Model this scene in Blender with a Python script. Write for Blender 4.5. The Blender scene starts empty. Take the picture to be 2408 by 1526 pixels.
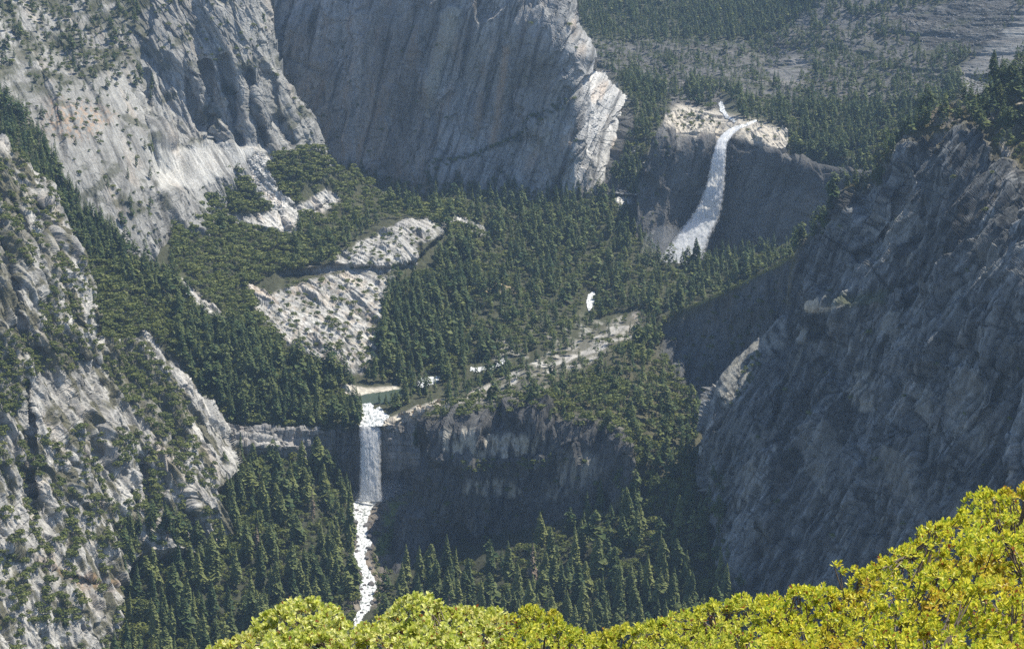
HAZE, EXPO = 2.4e-5, 0.62
import bpy, math, random
import numpy as np
rng = np.random.default_rng(7)
random.seed(7)
scene = bpy.context.scene
COL = scene.collection
W0, H0, F = 2408.0, 1524.0, 4870.0        # picture measure used for laying the valley out
PITCH = math.radians(12.9)
CAM = np.array([0.0, 0.0, 986.0])          # metres; z = 0 is the level of the lowest valley floor
cP, sP = math.cos(PITCH), math.sin(PITCH)
FWD = np.array([0, cP, -sP]); UPV = np.array([0, sP, cP]); RGT = np.array([1.0, 0, 0])

def dirs(rx, ry):
    cx = (np.asarray(rx, float) - 1204.0) / F
    cy = -(np.asarray(ry, float) - 762.0) / F
    return cx[..., None] * RGT + cy[..., None] * UPV + FWD

def project(P):
    q = P - CAM
    d = q @ FWD
    return 1204 + F * (q @ RGT) / d, 762 - F * (q @ UPV) / d, d

# ------------------------------------------------------------------ noise
_g = np.random.default_rng(3).normal(size=(256, 3))
_g /= np.linalg.norm(_g, axis=1)[:, None]
_g = _g.astype(np.float32)

def _h(x, y, z, s):
    h = (x.astype(np.uint32) * np.uint32(374761393)) ^ (y.astype(np.uint32) * np.uint32(668265263)) ^ (z.astype(np.uint32) * np.uint32(2246822519)) ^ np.uint32((s * 3266489917) & 0xffffffff)
    h = (h ^ (h >> np.uint32(15))) * np.uint32(2246822519)
    h = (h ^ (h >> np.uint32(13))) * np.uint32(3266489917)
    return h ^ (h >> np.uint32(16))

def perlin(x, y, z, s=0):
    x = np.asarray(x, np.float32); y = np.asarray(y, np.float32); z = np.asarray(z, np.float32)
    x, y, z = np.broadcast_arrays(x, y, z)
    xi = np.floor(x).astype(np.int32); yi = np.floor(y).astype(np.int32); zi = np.floor(z).astype(np.int32)
    fx, fy, fz = x - xi, y - yi, z - zi
    u = fx * fx * fx * (fx * (fx * 6 - 15) + 10); v = fy * fy * fy * (fy * (fy * 6 - 15) + 10); w = fz * fz * fz * (fz * (fz * 6 - 15) + 10)
    out = 0
    for dx in (0, 1):
        wx = u if dx else 1 - u
        for dy in (0, 1):
            wy = v if dy else 1 - v
            for dz in (0, 1):
                wz = w if dz else 1 - w
                g = _g[_h(xi + dx, yi + dy, zi + dz, s) & np.uint32(255)]
                out = out + wx * wy * wz * (g[..., 0] * (fx - dx) + g[..., 1] * (fy - dy) + g[..., 2] * (fz - dz))
    return out * 1.6

def fbm(x, y, z, octv=4, s=0, gain=0.5, ridge=False):
    a, t, o = 1.0, 0.0, 0
    for i in range(octv):
        n = perlin(x, y, z, s + i)
        if ridge:
            n = 1 - 2 * np.abs(n)
        o = o + a * n; t += a; a *= gain
        x, y, z = x * 2.03, y * 2.03, z * 2.03
    return o / t

def voro(x, y, s=0):
    """plane Voronoi: nearest and second distance, offset to the nearest point, two random numbers of the nearest cell"""
    xi = np.floor(x).astype(np.int32); yi = np.floor(y).astype(np.int32)
    f1 = np.full(x.shape, 9.0, np.float32); f2 = f1.copy()
    z0 = np.zeros_like(f1)
    ox, oy, px2, py2 = z0, z0, z0, z0; idn = np.zeros(x.shape, np.uint32); id2 = idn
    zz = np.zeros_like(xi)
    for dx in (-1, 0, 1):
        for dy in (-1, 0, 1):
            h = _h(xi + dx, yi + dy, zz, s)
            px = xi + dx + (h & np.uint32(1023)) / 1023.0
            py = yi + dy + ((h >> np.uint32(10)) & np.uint32(1023)) / 1023.0
            ex = (x - px).astype(np.float32); ey = (y - py).astype(np.float32)
            d = np.abs(ex) * 0.35 + np.abs(ey) * 0.2 + np.sqrt(ex * ex + ey * ey) * 0.75
            c = d < f1; c2 = (~c) & (d < f2)
            f2 = np.where(c, f1, np.where(c2, d, f2)); px2 = np.where(c, ox, np.where(c2, ex, px2)); py2 = np.where(c, oy, np.where(c2, ey, py2)); id2 = np.where(c, idn, np.where(c2, h, id2))
            f1 = np.where(c, d, f1); ox = np.where(c, ex, ox); oy = np.where(c, ey, oy); idn = np.where(c, h, idn)
    def rr(i):
        k = _h(i, zz.astype(np.uint32), zz.astype(np.uint32), s + 5)
        return (k & np.uint32(4095)) / 4095.0, ((k >> np.uint32(12)) & np.uint32(4095)) / 4095.0
    r1, r2 = rr(idn); q1, q2 = rr(id2)
    return f1, f2, ox, oy, r1, r2, px2, py2, q1, q2

def sstep(a, b, x):
    t = np.clip((x - a) / (b - a), 0, 1)
    return t * t * (3 - 2 * t)

def inpoly(x, y, poly):
    p = np.asarray(poly, float); c = np.zeros(np.shape(x), bool)
    n = len(p); j = n - 1
    for i in range(n):
        xi, yi = p[i]; xj, yj = p[j]
        if yi != yj:
            c ^= ((yi > y) != (yj > y)) & (x < (xj - xi) * (y - yi) / (yj - yi) + xi)
        j = i
    return c

def pdist(x, y, line):
    """distance in picture measure to a polyline"""
    p = np.asarray(line, float); o = np.full(np.shape(x), 1e9)
    for (ax, ay), (bx, by) in zip(p[:-1], p[1:]):
        dx, dy = bx - ax, by - ay
        t = np.clip(((x - ax) * dx + (y - ay) * dy) / (dx * dx + dy * dy + 1e-9), 0, 1)
        o = np.minimum(o, np.hypot(x - ax - t * dx, y - ay - t * dy))
    return o

def psoft(x, y, poly, soft):
    """1 inside a polygon, fading to 0 over `soft` outside and inside its outline"""
    d = pdist(x, y, list(poly) + [poly[0]])
    s = np.where(inpoly(x, y, poly), d, -d)
    return sstep(-soft, soft, s)

# ------------------------------------------------------------------ meshes
def tag(o, label=None, cat=None, group=None, kind=None):
    if label: o['label'] = label
    if cat: o['category'] = cat
    if group: o['group'] = group
    if kind: o['kind'] = kind
    return o

def make_mesh(name, V, faces, mats, col=None, tint=None, smooth=False, matidx=None):
    """faces: list of integer arrays (n,3) or (n,4)"""
    me = bpy.data.meshes.new(name)
    V = np.ascontiguousarray(V, np.float32)
    me.vertices.add(len(V)); me.vertices.foreach_set('co', V.ravel())
    faces = [np.asarray(f, np.int32) for f in faces if len(f)]
    tot = np.concatenate([np.full(len(f), f.shape[1], np.int32) for f in faces])
    loops = np.concatenate([f.ravel() for f in faces])
    me.loops.add(len(loops)); me.loops.foreach_set('vertex_index', loops)
    me.polygons.add(len(tot))
    st = np.concatenate([[0], np.cumsum(tot)[:-1]]).astype(np.int32)
    me.polygons.foreach_set('loop_start', st)
    for m in (mats if isinstance(mats, (list, tuple)) else [mats]):
        me.materials.append(m)
    if matidx is not None:
        me.polygons.foreach_set('material_index', np.asarray(matidx, np.int32))
    me.polygons.foreach_set('use_smooth', np.full(len(tot), bool(smooth)))
    if col is not None:
        at = me.attributes.new('Col', 'FLOAT_COLOR', 'POINT')
        c = np.ones((len(V), 4), np.float32); c[:, :3] = col
        at.data.foreach_set('color', c.ravel())
    if tint is not None:
        at = me.attributes.new('tint', 'FLOAT', 'POINT')
        at.data.foreach_set('value', np.asarray(tint, np.float32))
    me.update(calc_edges=True)
    return me

def link(name, me, parent=None):
    o = bpy.data.objects.new(name, me); COL.objects.link(o)
    if parent is not None: o.parent = parent
    return o

# ------------------------------------------------------------------ materials
def new_mat(name):
    m = bpy.data.materials.new(name); m.use_nodes = True
    nt = m.node_tree; nt.nodes.clear()
    out = nt.nodes.new('ShaderNodeOutputMaterial')
    return m, nt, out

def N(nt, kind, **kw):
    n = nt.nodes.new(kind)
    for k, v in kw.items(): setattr(n, k, v)
    return n

def mat_rock(name, scale=0.35, bump=0.6, stretch=(1, 1, 0.35), vary=0.5):
    m, nt, out = new_mat(name); L = nt.links
    at = N(nt, 'ShaderNodeAttribute', attribute_name='Col')
    geo = N(nt, 'ShaderNodeNewGeometry')
    mp = N(nt, 'ShaderNodeMapping'); mp.inputs['Scale'].default_value = stretch
    L.new(geo.outputs['Position'], mp.inputs['Vector'])
    n1 = N(nt, 'ShaderNodeTexNoise'); n1.inputs['Scale'].default_value = scale; n1.inputs['Detail'].default_value = 6; n1.inputs['Roughness'].default_value = 0.72
    L.new(mp.outputs[0], n1.inputs['Vector'])
    mr = N(nt, 'ShaderNodeMapRange'); mr.inputs['From Min'].default_value = 0.25; mr.inputs['From Max'].default_value = 0.75
    mr.inputs['To Min'].default_value = 1 - vary; mr.inputs['To Max'].default_value = 1 + vary
    L.new(n1.outputs['Fac'], mr.inputs['Value'])
    mx = N(nt, 'ShaderNodeVectorMath', operation='SCALE')
    L.new(at.outputs['Color'], mx.inputs[0]); L.new(mr.outputs[0], mx.inputs['Scale'])
    b = N(nt, 'ShaderNodeBsdfPrincipled'); b.inputs['Roughness'].default_value = 0.92; b.inputs['Specular IOR Level'].default_value = 0.15
    L.new(mx.outputs[0], b.inputs['Base Color'])
    bp = N(nt, 'ShaderNodeBump'); bp.inputs['Strength'].default_value = bump; bp.inputs['Distance'].default_value = 3.0
    L.new(n1.outputs['Fac'], bp.inputs['Height']); L.new(bp.outputs[0], b.inputs['Normal'])
    L.new(b.outputs[0], out.inputs['Surface'])
    return m

def mat_leaf(name, dark, light, trans=0.25, rnd=0.5, spec=0.12, rough=0.6, warm=None, warm_at=0.93):
    """foliage: colour runs from dark to light with the vertex attribute tint and the object's random number"""
    m, nt, out = new_mat(name); L = nt.links
    at = N(nt, 'ShaderNodeAttribute', attribute_name='tint')
    oi = N(nt, 'ShaderNodeObjectInfo')
    mu = N(nt, 'ShaderNodeMath', operation='MULTIPLY_ADD'); mu.inputs[1].default_value = rnd; mu.inputs[2].default_value = -rnd * 0.5
    L.new(oi.outputs['Random'], mu.inputs[0])
    ad = N(nt, 'ShaderNodeMath', operation='ADD', use_clamp=True)
    L.new(at.outputs['Fac'], ad.inputs[0]); L.new(mu.outputs[0], ad.inputs[1])
    cr = N(nt, 'ShaderNodeValToRGB')
    cr.color_ramp.elements[0].color = (*dark, 1); cr.color_ramp.elements[1].color = (*light, 1)
    if warm:
        cr.color_ramp.elements[1].position = warm_at - 0.12
        e = cr.color_ramp.elements.new(warm_at); e.color = (*warm, 1)
    L.new(ad.outputs[0], cr.inputs['Fac'])
    b = N(nt, 'ShaderNodeBsdfPrincipled'); b.inputs['Roughness'].default_value = rough; b.inputs['Specular IOR Level'].default_value = spec
    L.new(cr.outputs[0], b.inputs['Base Color'])
    t = N(nt, 'ShaderNodeBsdfTranslucent')
    L.new(cr.outputs[0], t.inputs['Color'])
    mix = N(nt, 'ShaderNodeMixShader'); mix.inputs[0].default_value = trans
    L.new(b.outputs[0], mix.inputs[1]); L.new(t.outputs[0], mix.inputs[2])
    L.new(mix.outputs[0], out.inputs['Surface'])
    return m

def mat_plain(name, col, rough=0.85, spec=0.2):
    m, nt, out = new_mat(name)
    geo = N(nt, 'ShaderNodeNewGeometry'); n1 = N(nt, 'ShaderNodeTexNoise'); n1.inputs['Scale'].default_value = 1.7; n1.inputs['Detail'].default_value = 4
    nt.links.new(geo.outputs['Position'], n1.inputs['Vector'])
    cr = N(nt, 'ShaderNodeValToRGB')
    cr.color_ramp.elements[0].position = 0.3; cr.color_ramp.elements[1].position = 0.7
    cr.color_ramp.elements[0].color = (*[c * 0.6 for c in col], 1); cr.color_ramp.elements[1].color = (*[min(1, c * 1.35) for c in col], 1)
    nt.links.new(n1.outputs['Fac'], cr.inputs['Fac'])
    b = N(nt, 'ShaderNodeBsdfPrincipled'); b.inputs['Roughness'].default_value = rough; b.inputs['Specular IOR Level'].default_value = spec
    nt.links.new(cr.outputs[0], b.inputs['Base Color']); nt.links.new(b.outputs[0], out.inputs['Surface'])
    return m

M_ROCK = mat_rock('granite')
M_SOIL = mat_rock('valley_soil', scale=0.2, stretch=(1, 1, 1), bump=0.5, vary=0.6)
M_CONIFER = mat_leaf('conifer_needles', (0.036, 0.068, 0.026), (0.215, 0.235, 0.075), trans=0.28, rnd=0.8)
M_OAK = mat_leaf('oak_leaves', (0.060, 0.085, 0.018), (0.20, 0.21, 0.055), trans=0.25, rnd=0.45)
M_BRUSH = mat_leaf('brush_leaves', (0.080, 0.105, 0.028), (0.235, 0.245, 0.075), trans=0.3, rnd=0.45)
M_BARK = mat_plain('bark', (0.10, 0.075, 0.055))
M_DEAD = mat_plain('dead_needles', (0.15, 0.115, 0.085))

# ------------------------------------------------------------------ landforms
class Land:
    """one landform: a sheet laid through surveyed points (picture x, picture y, distance in metres along the view axis on the ground)"""
    def __init__(s, bbox, step, pts, poly=None, ragged=3.0, crest=(), power=1.5):
        x0, x1, y0, y1 = bbox
        s.x0, s.y0, s.step = x0, y0, step
        xs = np.arange(x0, x1 + step, step); ys = np.arange(y0, y1 + step, step)
        s.RX, s.RY = np.meshgrid(xs, ys)
        p = np.array([q[:2] for q in pts], float)
        dy = dirs(p[:, 0], p[:, 1])[:, 1]
        w = dy / np.array([q[2] for q in pts], float)            # 1 / depth: exact for planes
        s.D = 1.0 / s.rbf(p / 500.0, w * 1000.0, s.RX / 500.0, s.RY / 500.0, power) * 1000.0
        s.crest0 = s.D.copy()
        for line, R in crest:                                    # rounded brows, R in metres
            d = pdist(s.RX, s.RY, line) * s.D / F
            t = np.clip(1 - d / R, 0, 1)
            s.D = s.D + R * (1 - np.sqrt(np.clip(1 - t * t, 0, 1)))
        s.mask = np.ones(s.RX.shape, bool)
        if poly is not None:
            jx = fbm(s.RX / 14, s.RY / 14, 0.5, 3, 91) * ragged; jy = fbm(s.RX / 14, s.RY / 14, 7.5, 3, 92) * ragged
            s.mask = inpoly(s.RX + jx, s.RY + jy, poly)
        s.base()

    @staticmethod
    def rbf(p, w, X, Y, power):
        n = len(p)
        r = np.hypot(p[:, None, 0] - p[None, :, 0], p[:, None, 1] - p[None, :, 1])
        A = np.zeros((n + 3, n + 3)); A[:n, :n] = r ** power + 1e-4 * np.eye(n) * 0
        A[:n, n] = 1; A[:n, n + 1] = p[:, 0]; A[:n, n + 2] = p[:, 1]; A[n:, :n] = A[:n, n:].T
        c = np.linalg.solve(A, np.concatenate([w, np.zeros(3)]))
        out = c[n] + c[n + 1] * X + c[n + 2] * Y
        for i in range(n):
            out = out + c[i] * np.hypot(X - p[i, 0], Y - p[i, 1]) ** power
        return out

    def base(s):
        s.P = CAM + s.D[..., None] * dirs(s.RX, s.RY)
        s.N = s.normals(s.P)

    @staticmethod
    def normals(P):
        gx = np.gradient(P, axis=1); gy = np.gradient(P, axis=0)
        n = np.cross(gy, gx)
        n /= np.linalg.norm(n, axis=2)[..., None] + 1e-12
        return n

    def shift(s, metres):
        """add to the distance (before displacement)"""
        s.D = s.D + metres; s.base()

    def displace(s, h):
        s.P = s.P + s.N * h[..., None]

    def at(s, rx, ry):
        fx = np.clip((np.asarray(rx, float) - s.x0) / s.step, 0, s.RX.shape[1] - 1.001); fy = np.clip((np.asarray(ry, float) - s.y0) / s.step, 0, s.RX.shape[0] - 1.001)
        i = fx.astype(int); j = fy.astype(int); u = (fx - i)[..., None]; v = (fy - j)[..., None]
        return (s.P[j, i] * (1 - u) + s.P[j, i + 1] * u) * (1 - v) + (s.P[j + 1, i] * (1 - u) + s.P[j + 1, i + 1] * u) * v

    def build(s, name, mat, col, label, cat, back=(0, 0, -0.8), thick=150.0, kind='structure'):
        ny, nx = s.RX.shape
        m = s.mask
        cell = m[:-1, :-1] & m[1:, :-1] & m[:-1, 1:] & m[1:, 1:]
        idx = np.arange(ny * nx).reshape(ny, nx)
        a, b, c, d = idx[:-1, :-1], idx[:-1, 1:], idx[1:, 1:], idx[1:, :-1]
        quads = np.stack([a[cell], d[cell], c[cell], b[cell]], 1)
        # outline edges, carried back into the mountain so that the landform has its thickness
        cp = np.zeros((ny + 1, nx + 1), bool); cp[1:-1, 1:-1] = cell
        E = []
        h = cp[1:, 1:-1] != cp[:-1, 1:-1]
        j, i = np.nonzero(h); E.append(np.stack([idx[j, i], idx[j, i + 1]], 1))
        v = cp[1:-1, 1:] != cp[1:-1, :-1]
        j, i = np.nonzero(v); E.append(np.stack([idx[j, i], idx[j + 1, i]], 1))
        E = np.concatenate(E)
        ev, inv = np.unique(E, return_inverse=True); inv = inv.reshape(E.shape)
        Pf = s.P.reshape(-1, 3)
        ray = Pf[ev] - CAM; ray /= np.linalg.norm(ray, axis=1)[:, None]
        bk = Pf[ev] + (ray + np.array(back)) * thick
        n0 = ny * nx
        used = np.zeros(n0, bool); used[quads.ravel()] = True; used[ev] = True
        remap = np.cumsum(used) - 1
        nu = int(used.sum())
        walls = np.stack([remap[E[:, 0]], remap[E[:, 1]], nu + inv[:, 1], nu + inv[:, 0]], 1)
        colf = col.reshape(-1, 3)
        V = np.concatenate([Pf[used], bk]); C = np.concatenate([colf[used], colf[ev]])
        me = make_mesh(name, V, [remap[quads], walls], mat, col=C)
        o = link(name, me)
        return tag(o, label, cat, kind=kind)

def rock(P, ang, plates, warp=6.0, seed=0, rough=1.5, rscale=14.0, ky=0.4):
    """broken granite: jointed plates with their own set-back and tilt, cracks between, ridged roughness.
    Returns displacement in metres and the plate tone (-1..1), crack (0..1)"""
    X, Y, Z = P[..., 0], P[..., 1], P[..., 2]
    a = X + ky * Y; b = Z + 0.18 * Y
    ca, sa = math.cos(ang), math.sin(ang)
    u = a * ca + b * sa; v = -a * sa + b * ca
    wu = fbm(u / 45, v / 70, Y * 0.004, 3, seed + 11) * warp * 2; wv = fbm(u / 45, v / 70, 5.5 + Y * 0.004, 3, seed + 12) * warp * 3
    h = 0; tone = 0; crack = 0
    for k, (cw, ch, amp, tilt) in enumerate(plates):
        f1, f2, ox, oy, r1, r2, ox2, oy2, q1, q2 = voro((u + wu) / cw, (v + wv) / ch, seed + 20 + k)
        def lev(r1, r2, ox, oy):
            return amp * (r1 - 0.5) * 1.4 + tilt * ((r2 - 0.5) * 2 * ox + (r1 * 7 % 1 - 0.5) * 2 * oy)
        h1 = lev(r1, r2, ox, oy); h2 = lev(q1, q2, ox2, oy2)
        t = 0.5 + 0.5 * sstep(0.0, min(0.2, max(0.09, 0.3 * (amp + tilt) / cw)), f2 - f1)
        h = h + h1 * t + h2 * (1 - t)
        some = sstep(0.35, 0.7, np.abs(r1 - q1) + 0.35 * r2)          # only some joints stand open
        ck = (1 - sstep(0.0, min(0.2, 0.055 + 0.5 / cw), f2 - f1)) * some
        h = h - amp * 0.22 * ck
        tone = tone + (r2 - 0.5) * 2 / (k + 1); crack = np.maximum(crack, ck * (0.9 if k else 0.7))
        wu, wv = wu * 0.6 + r1 * 3, wv * 0.6
    for j, (su, sv, wid_, dep) in enumerate(((24, 170, 0.055, 2.6), (10, 75, 0.07, 1.3), (70, 17, 0.05, 1.2))):      # long joints down the face, short ones across
        ln = 1 - sstep(wid_ * 0.25, wid_, np.abs(perlin(u / su + 0.25 * perlin(u / 9, v / 13, 0.7, seed + 70), v / sv, 0.2 + j, seed + 71 + j)))
        ln = ln * sstep(-0.05, 0.2, fbm(u / 55, v / 60, 3.3 + j, 2, seed + 80 + j))
        h = h - dep * ln; crack = np.maximum(crack, ln * (1.0, 0.8, 0.6)[j])
    rg = fbm(u / rscale, v / (rscale * 2.2), Y * 0.01, 5, seed + 40, 0.55, True)
    h = h + rough * rg
    return h, tone, crack, u, v

def granite(tone, crack, u, v, Y, base, seed=0, streak=0.35, dark=0.3, warm=0.0, lichen_shade=0.25):
    """granite colour: grain, down-running water streaks, joints darkened by lichen and painted-in shade, warm mineral stain"""
    st = fbm(u / 3.2, v / 70, 0.3, 4, seed + 60)
    st2 = fbm(u / 11, v / 160, 2.3, 3, seed + 61)
    big = fbm(u / 60, v / 90, 4.3, 3, seed + 62); mid_ = fbm(u / 7, v / 12, 6.3, 4, seed + 64)
    g = 1 + 0.13 * tone + streak * st + 0.38 * big + 0.32 * mid_
    g = g * (1 - dark * sstep(0.10, 0.42, st2)) * (1 - lichen_shade * crack)  # cracks darkened: lichen and soil, plus some painted crease shade
    g = np.clip(g, 0.25, 2.0)
    c = np.array(base)[None, None, :] * g[..., None]
    if warm:
        wv_ = (warm * sstep(0.05, 0.5, fbm(u / 26, v / 75, 9.1, 4, seed + 63)))[..., None]
        c = c * (1 - wv_) + c * np.array([1.35, 1.0, 0.70]) * wv_
    return c

def lerp3(c, rgb, t):
    return c * (1 - t[..., None]) + np.array(rgb) * t[..., None]
# ================================================================== the valley
LANDS = {}
G0 = (0.33, 0.33, 0.325)      # granite

# ---- far slope and hanging valley above the upper fall
far = Land((1290, 2570, -130, 460), 2.0, [
    (1340, -130, 5300), (1340, 0, 4880), (1340, 95, 4620), (1650, -130, 5250), (1650, 0, 4850), (1650, 95, 4600), (1880, -100, 4900), (1900, 0, 4600),
    (2130, 0, 4330), (2300, 0, 4150), (2480, 0, 3950), (2300, -130, 4500), (2560, -130, 4150),
    (1500, 130, 4480), (1500, 170, 4300), (1800, 150, 4350), (2000, 130, 4150), (2150, 150, 3980), (2300, 180, 3760), (2450, 150, 3650), (2560, 200, 3500),
    (1900, 200, 3990), (2050, 220, 3860), (1700, 200, 4080), (1700, 250, 3890), (1560, 240, 3980), (1480, 230, 3960),
    (1740, 292, 3700), (1850, 300, 3670), (1900, 350, 3600), (1990, 390, 3520), (2150, 300, 3560), (1800, 440, 3640), (1600, 330, 3740), (1520, 400, 3680), (1460, 450, 3670), (1440, 330, 3820), (2100, 440, 3480)],
    None)
h, tn, ck, u, v = rock(far.P, 0.5, [(70, 60, 4, 7), (24, 22, 2, 3)], warp=3, seed=100, rough=3.0, rscale=30)
far.displace(h)
c = granite(tn, ck, u, v, 0, (0.10, 0.098, 0.092), 100, streak=0.4, dark=0.4, warm=0.25, lichen_shade=0.1)
rx, ry = far.RX, far.RY
talus = psoft(rx, ry, [(2100, 40), (2200, 5), (2390, -30), (2400, 40), (2340, 105), (2250, 130), (2180, 120)], 18)
tt = voro(far.P[..., 0] / 5, far.P[..., 2] / 4, 131)
c = lerp3(c, (0.0, 0.0, 0.0), talus * 0.4) * (1 + talus * (tt[4] - 0.4) * 1.4)[..., None]
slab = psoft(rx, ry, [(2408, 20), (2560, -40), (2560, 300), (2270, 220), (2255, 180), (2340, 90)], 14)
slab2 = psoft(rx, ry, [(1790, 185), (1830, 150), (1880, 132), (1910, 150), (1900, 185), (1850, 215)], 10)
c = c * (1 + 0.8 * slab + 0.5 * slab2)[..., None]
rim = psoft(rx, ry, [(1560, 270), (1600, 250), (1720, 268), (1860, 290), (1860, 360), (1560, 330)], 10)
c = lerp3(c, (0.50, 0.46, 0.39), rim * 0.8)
wood = np.maximum(psoft(rx, ry, [(1290, -130), (1900, -130), (1930, -10), (1860, 60), (1750, 98), (1600, 98), (1360, 92), (1290, 60)], 14),
                  psoft(rx, ry, [(1690, 215), (1900, 240), (2150, 240), (2250, 190), (2262, 240), (2150, 300), (2060, 460), (1840, 420), (1850, 310), (1780, 290), (1712, 270)], 14))
wood = np.maximum(wood, psoft(rx, ry, [(1435, 180), (1560, 195), (1575, 262), (1530, 340), (1500, 470), (1470, 420), (1500, 300), (1480, 240)], 10))
nz = fbm(far.P[..., 0] / 60, far.P[..., 1] / 60, far.P[..., 2] / 40, 4, 140)
c = lerp3(c, (0.055, 0.06, 0.035), np.clip(wood * 0.85 + (1 - slab) * (1 - rim) * 0.8 * sstep(0.05, 0.3, nz), 0, 0.9))
LANDS['far'] = far
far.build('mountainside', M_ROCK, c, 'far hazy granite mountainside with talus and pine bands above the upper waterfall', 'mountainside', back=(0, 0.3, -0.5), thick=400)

# ---- great dome in the middle
dome = Land((540, 1545, -130, 580), 1.8, [
    (560, -100, 4150), (640, 0, 4060), (700, 200, 3950), (780, 350, 3880), (850, 430, 3820), (600, 300, 4020), (700, 560, 3850),
    (850, 0, 3920), (880, 200, 3860), (930, 330, 3800), (1010, 0, 3800), (1000, 200, 3775), (1000, 330, 3755), (1040, 60, 3775), (1100, 200, 3790), (1000, 420, 3720),
    (1250, -100, 3775), (1250, 0, 3762), (1250, 200, 3735), (1250, 300, 3722), (1250, 360, 3716), (1150, 400, 3718), (1250, 440, 3708), (1250, 560, 3695),
    (1340, 0, 3738), (1352, 60, 3732), (1368, 130, 3726), (1358, 200, 3712), (1350, 260, 3706), (1375, 350, 3702), (1410, 440, 3696), (1420, 560, 3685),
    (1382, 60, 3850), (1400, 150, 3850), (1440, 200, 3885), (1485, 280, 3900), (1440, 300, 3800), (1455, 370, 3790), (1435, 430, 3730), (1420, 250, 3800), (1540, 500, 3850), (1500, 100, 4100)],
    [(540, -130), (1345, -130), (1352, 0), (1365, 60), (1385, 108), (1388, 128), (1400, 145), (1440, 185), (1470, 215), (1490, 250), (1497, 300), (1482, 335), (1455, 380), (1436, 430), (1430, 480), (1430, 580), (540, 580)],
    ragged=5, crest=[([(1345, -130), (1352, 0), (1365, 60), (1385, 108), (1388, 128)], 14), ([(1400, 145), (1470, 215), (1497, 300)], 18)])
rx, ry = dome.RX, dome.RY
ledge = np.interp(rx, [800, 960, 1050, 1140, 1288, 1355, 1375], [470, 425, 380, 339, 272, 218, 190])
below = sstep(-6, 10, ry - ledge) * sstep(900, 1060, rx) * (1 - sstep(1350, 1375, rx))
dome.shift(-16 * below)
flake = psoft(rx, ry, [(1053, 14), (1087, 18), (1070, 84), (1043, 158), (1016, 235), (1003, 279), (992, 255), (999, 188), (1019, 118), (1033, 84), (1040, 34)], 5)
dome.shift(-5 * flake)
h, tn, ck, u, v = rock(dome.P, -0.28, [(75, 190, 16, 16), (26, 70, 6, 6), (11, 24, 2.2, 2.2)], warp=3, seed=200, rough=2.8, rscale=22, ky=0)
dome.displace(h)
c = granite(tn * 1.8, ck, u, v, 0, (0.28, 0.275, 0.262), 200, streak=0.40, dark=0.62, warm=0.45, lichen_shade=0.38)
c = lerp3(c, (0.34, 0.32, 0.265), flake * 0.8)
rustst = psoft(rx, ry, [(1186, 108), (1200, 110), (1192, 200), (1176, 270), (1160, 340), (1148, 340), (1160, 270), (1176, 190)], 6) + 0.7 * psoft(rx, ry, [(1128, 215), (1140, 215), (1132, 290), (1112, 330), (1115, 280)], 5)
c = lerp3(c, (0.36, 0.26, 0.17), np.clip(rustst, 0, 1) * 0.7)
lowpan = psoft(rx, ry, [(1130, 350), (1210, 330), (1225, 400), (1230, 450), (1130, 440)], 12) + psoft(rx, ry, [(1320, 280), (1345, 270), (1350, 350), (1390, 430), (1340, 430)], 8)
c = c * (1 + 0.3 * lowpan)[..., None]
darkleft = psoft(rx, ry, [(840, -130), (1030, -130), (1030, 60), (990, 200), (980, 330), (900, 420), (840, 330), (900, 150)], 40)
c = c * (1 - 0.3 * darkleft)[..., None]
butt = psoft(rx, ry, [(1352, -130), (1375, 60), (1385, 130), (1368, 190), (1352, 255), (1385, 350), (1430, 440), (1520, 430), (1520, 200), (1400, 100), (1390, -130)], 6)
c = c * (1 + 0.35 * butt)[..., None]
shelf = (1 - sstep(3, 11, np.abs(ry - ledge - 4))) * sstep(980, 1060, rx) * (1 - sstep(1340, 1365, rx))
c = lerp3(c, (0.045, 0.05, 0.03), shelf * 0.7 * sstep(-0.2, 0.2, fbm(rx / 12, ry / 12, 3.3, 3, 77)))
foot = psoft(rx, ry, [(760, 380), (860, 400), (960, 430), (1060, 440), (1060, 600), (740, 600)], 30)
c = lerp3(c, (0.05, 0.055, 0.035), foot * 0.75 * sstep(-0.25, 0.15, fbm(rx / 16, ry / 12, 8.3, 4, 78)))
LANDS['dome'] = dome
dome.build('granite_dome', M_ROCK, c, 'huge bare grey granite dome at the top centre with sunlit right edge', 'granite dome', back=(0, 0, -0.35), thick=450)

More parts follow.
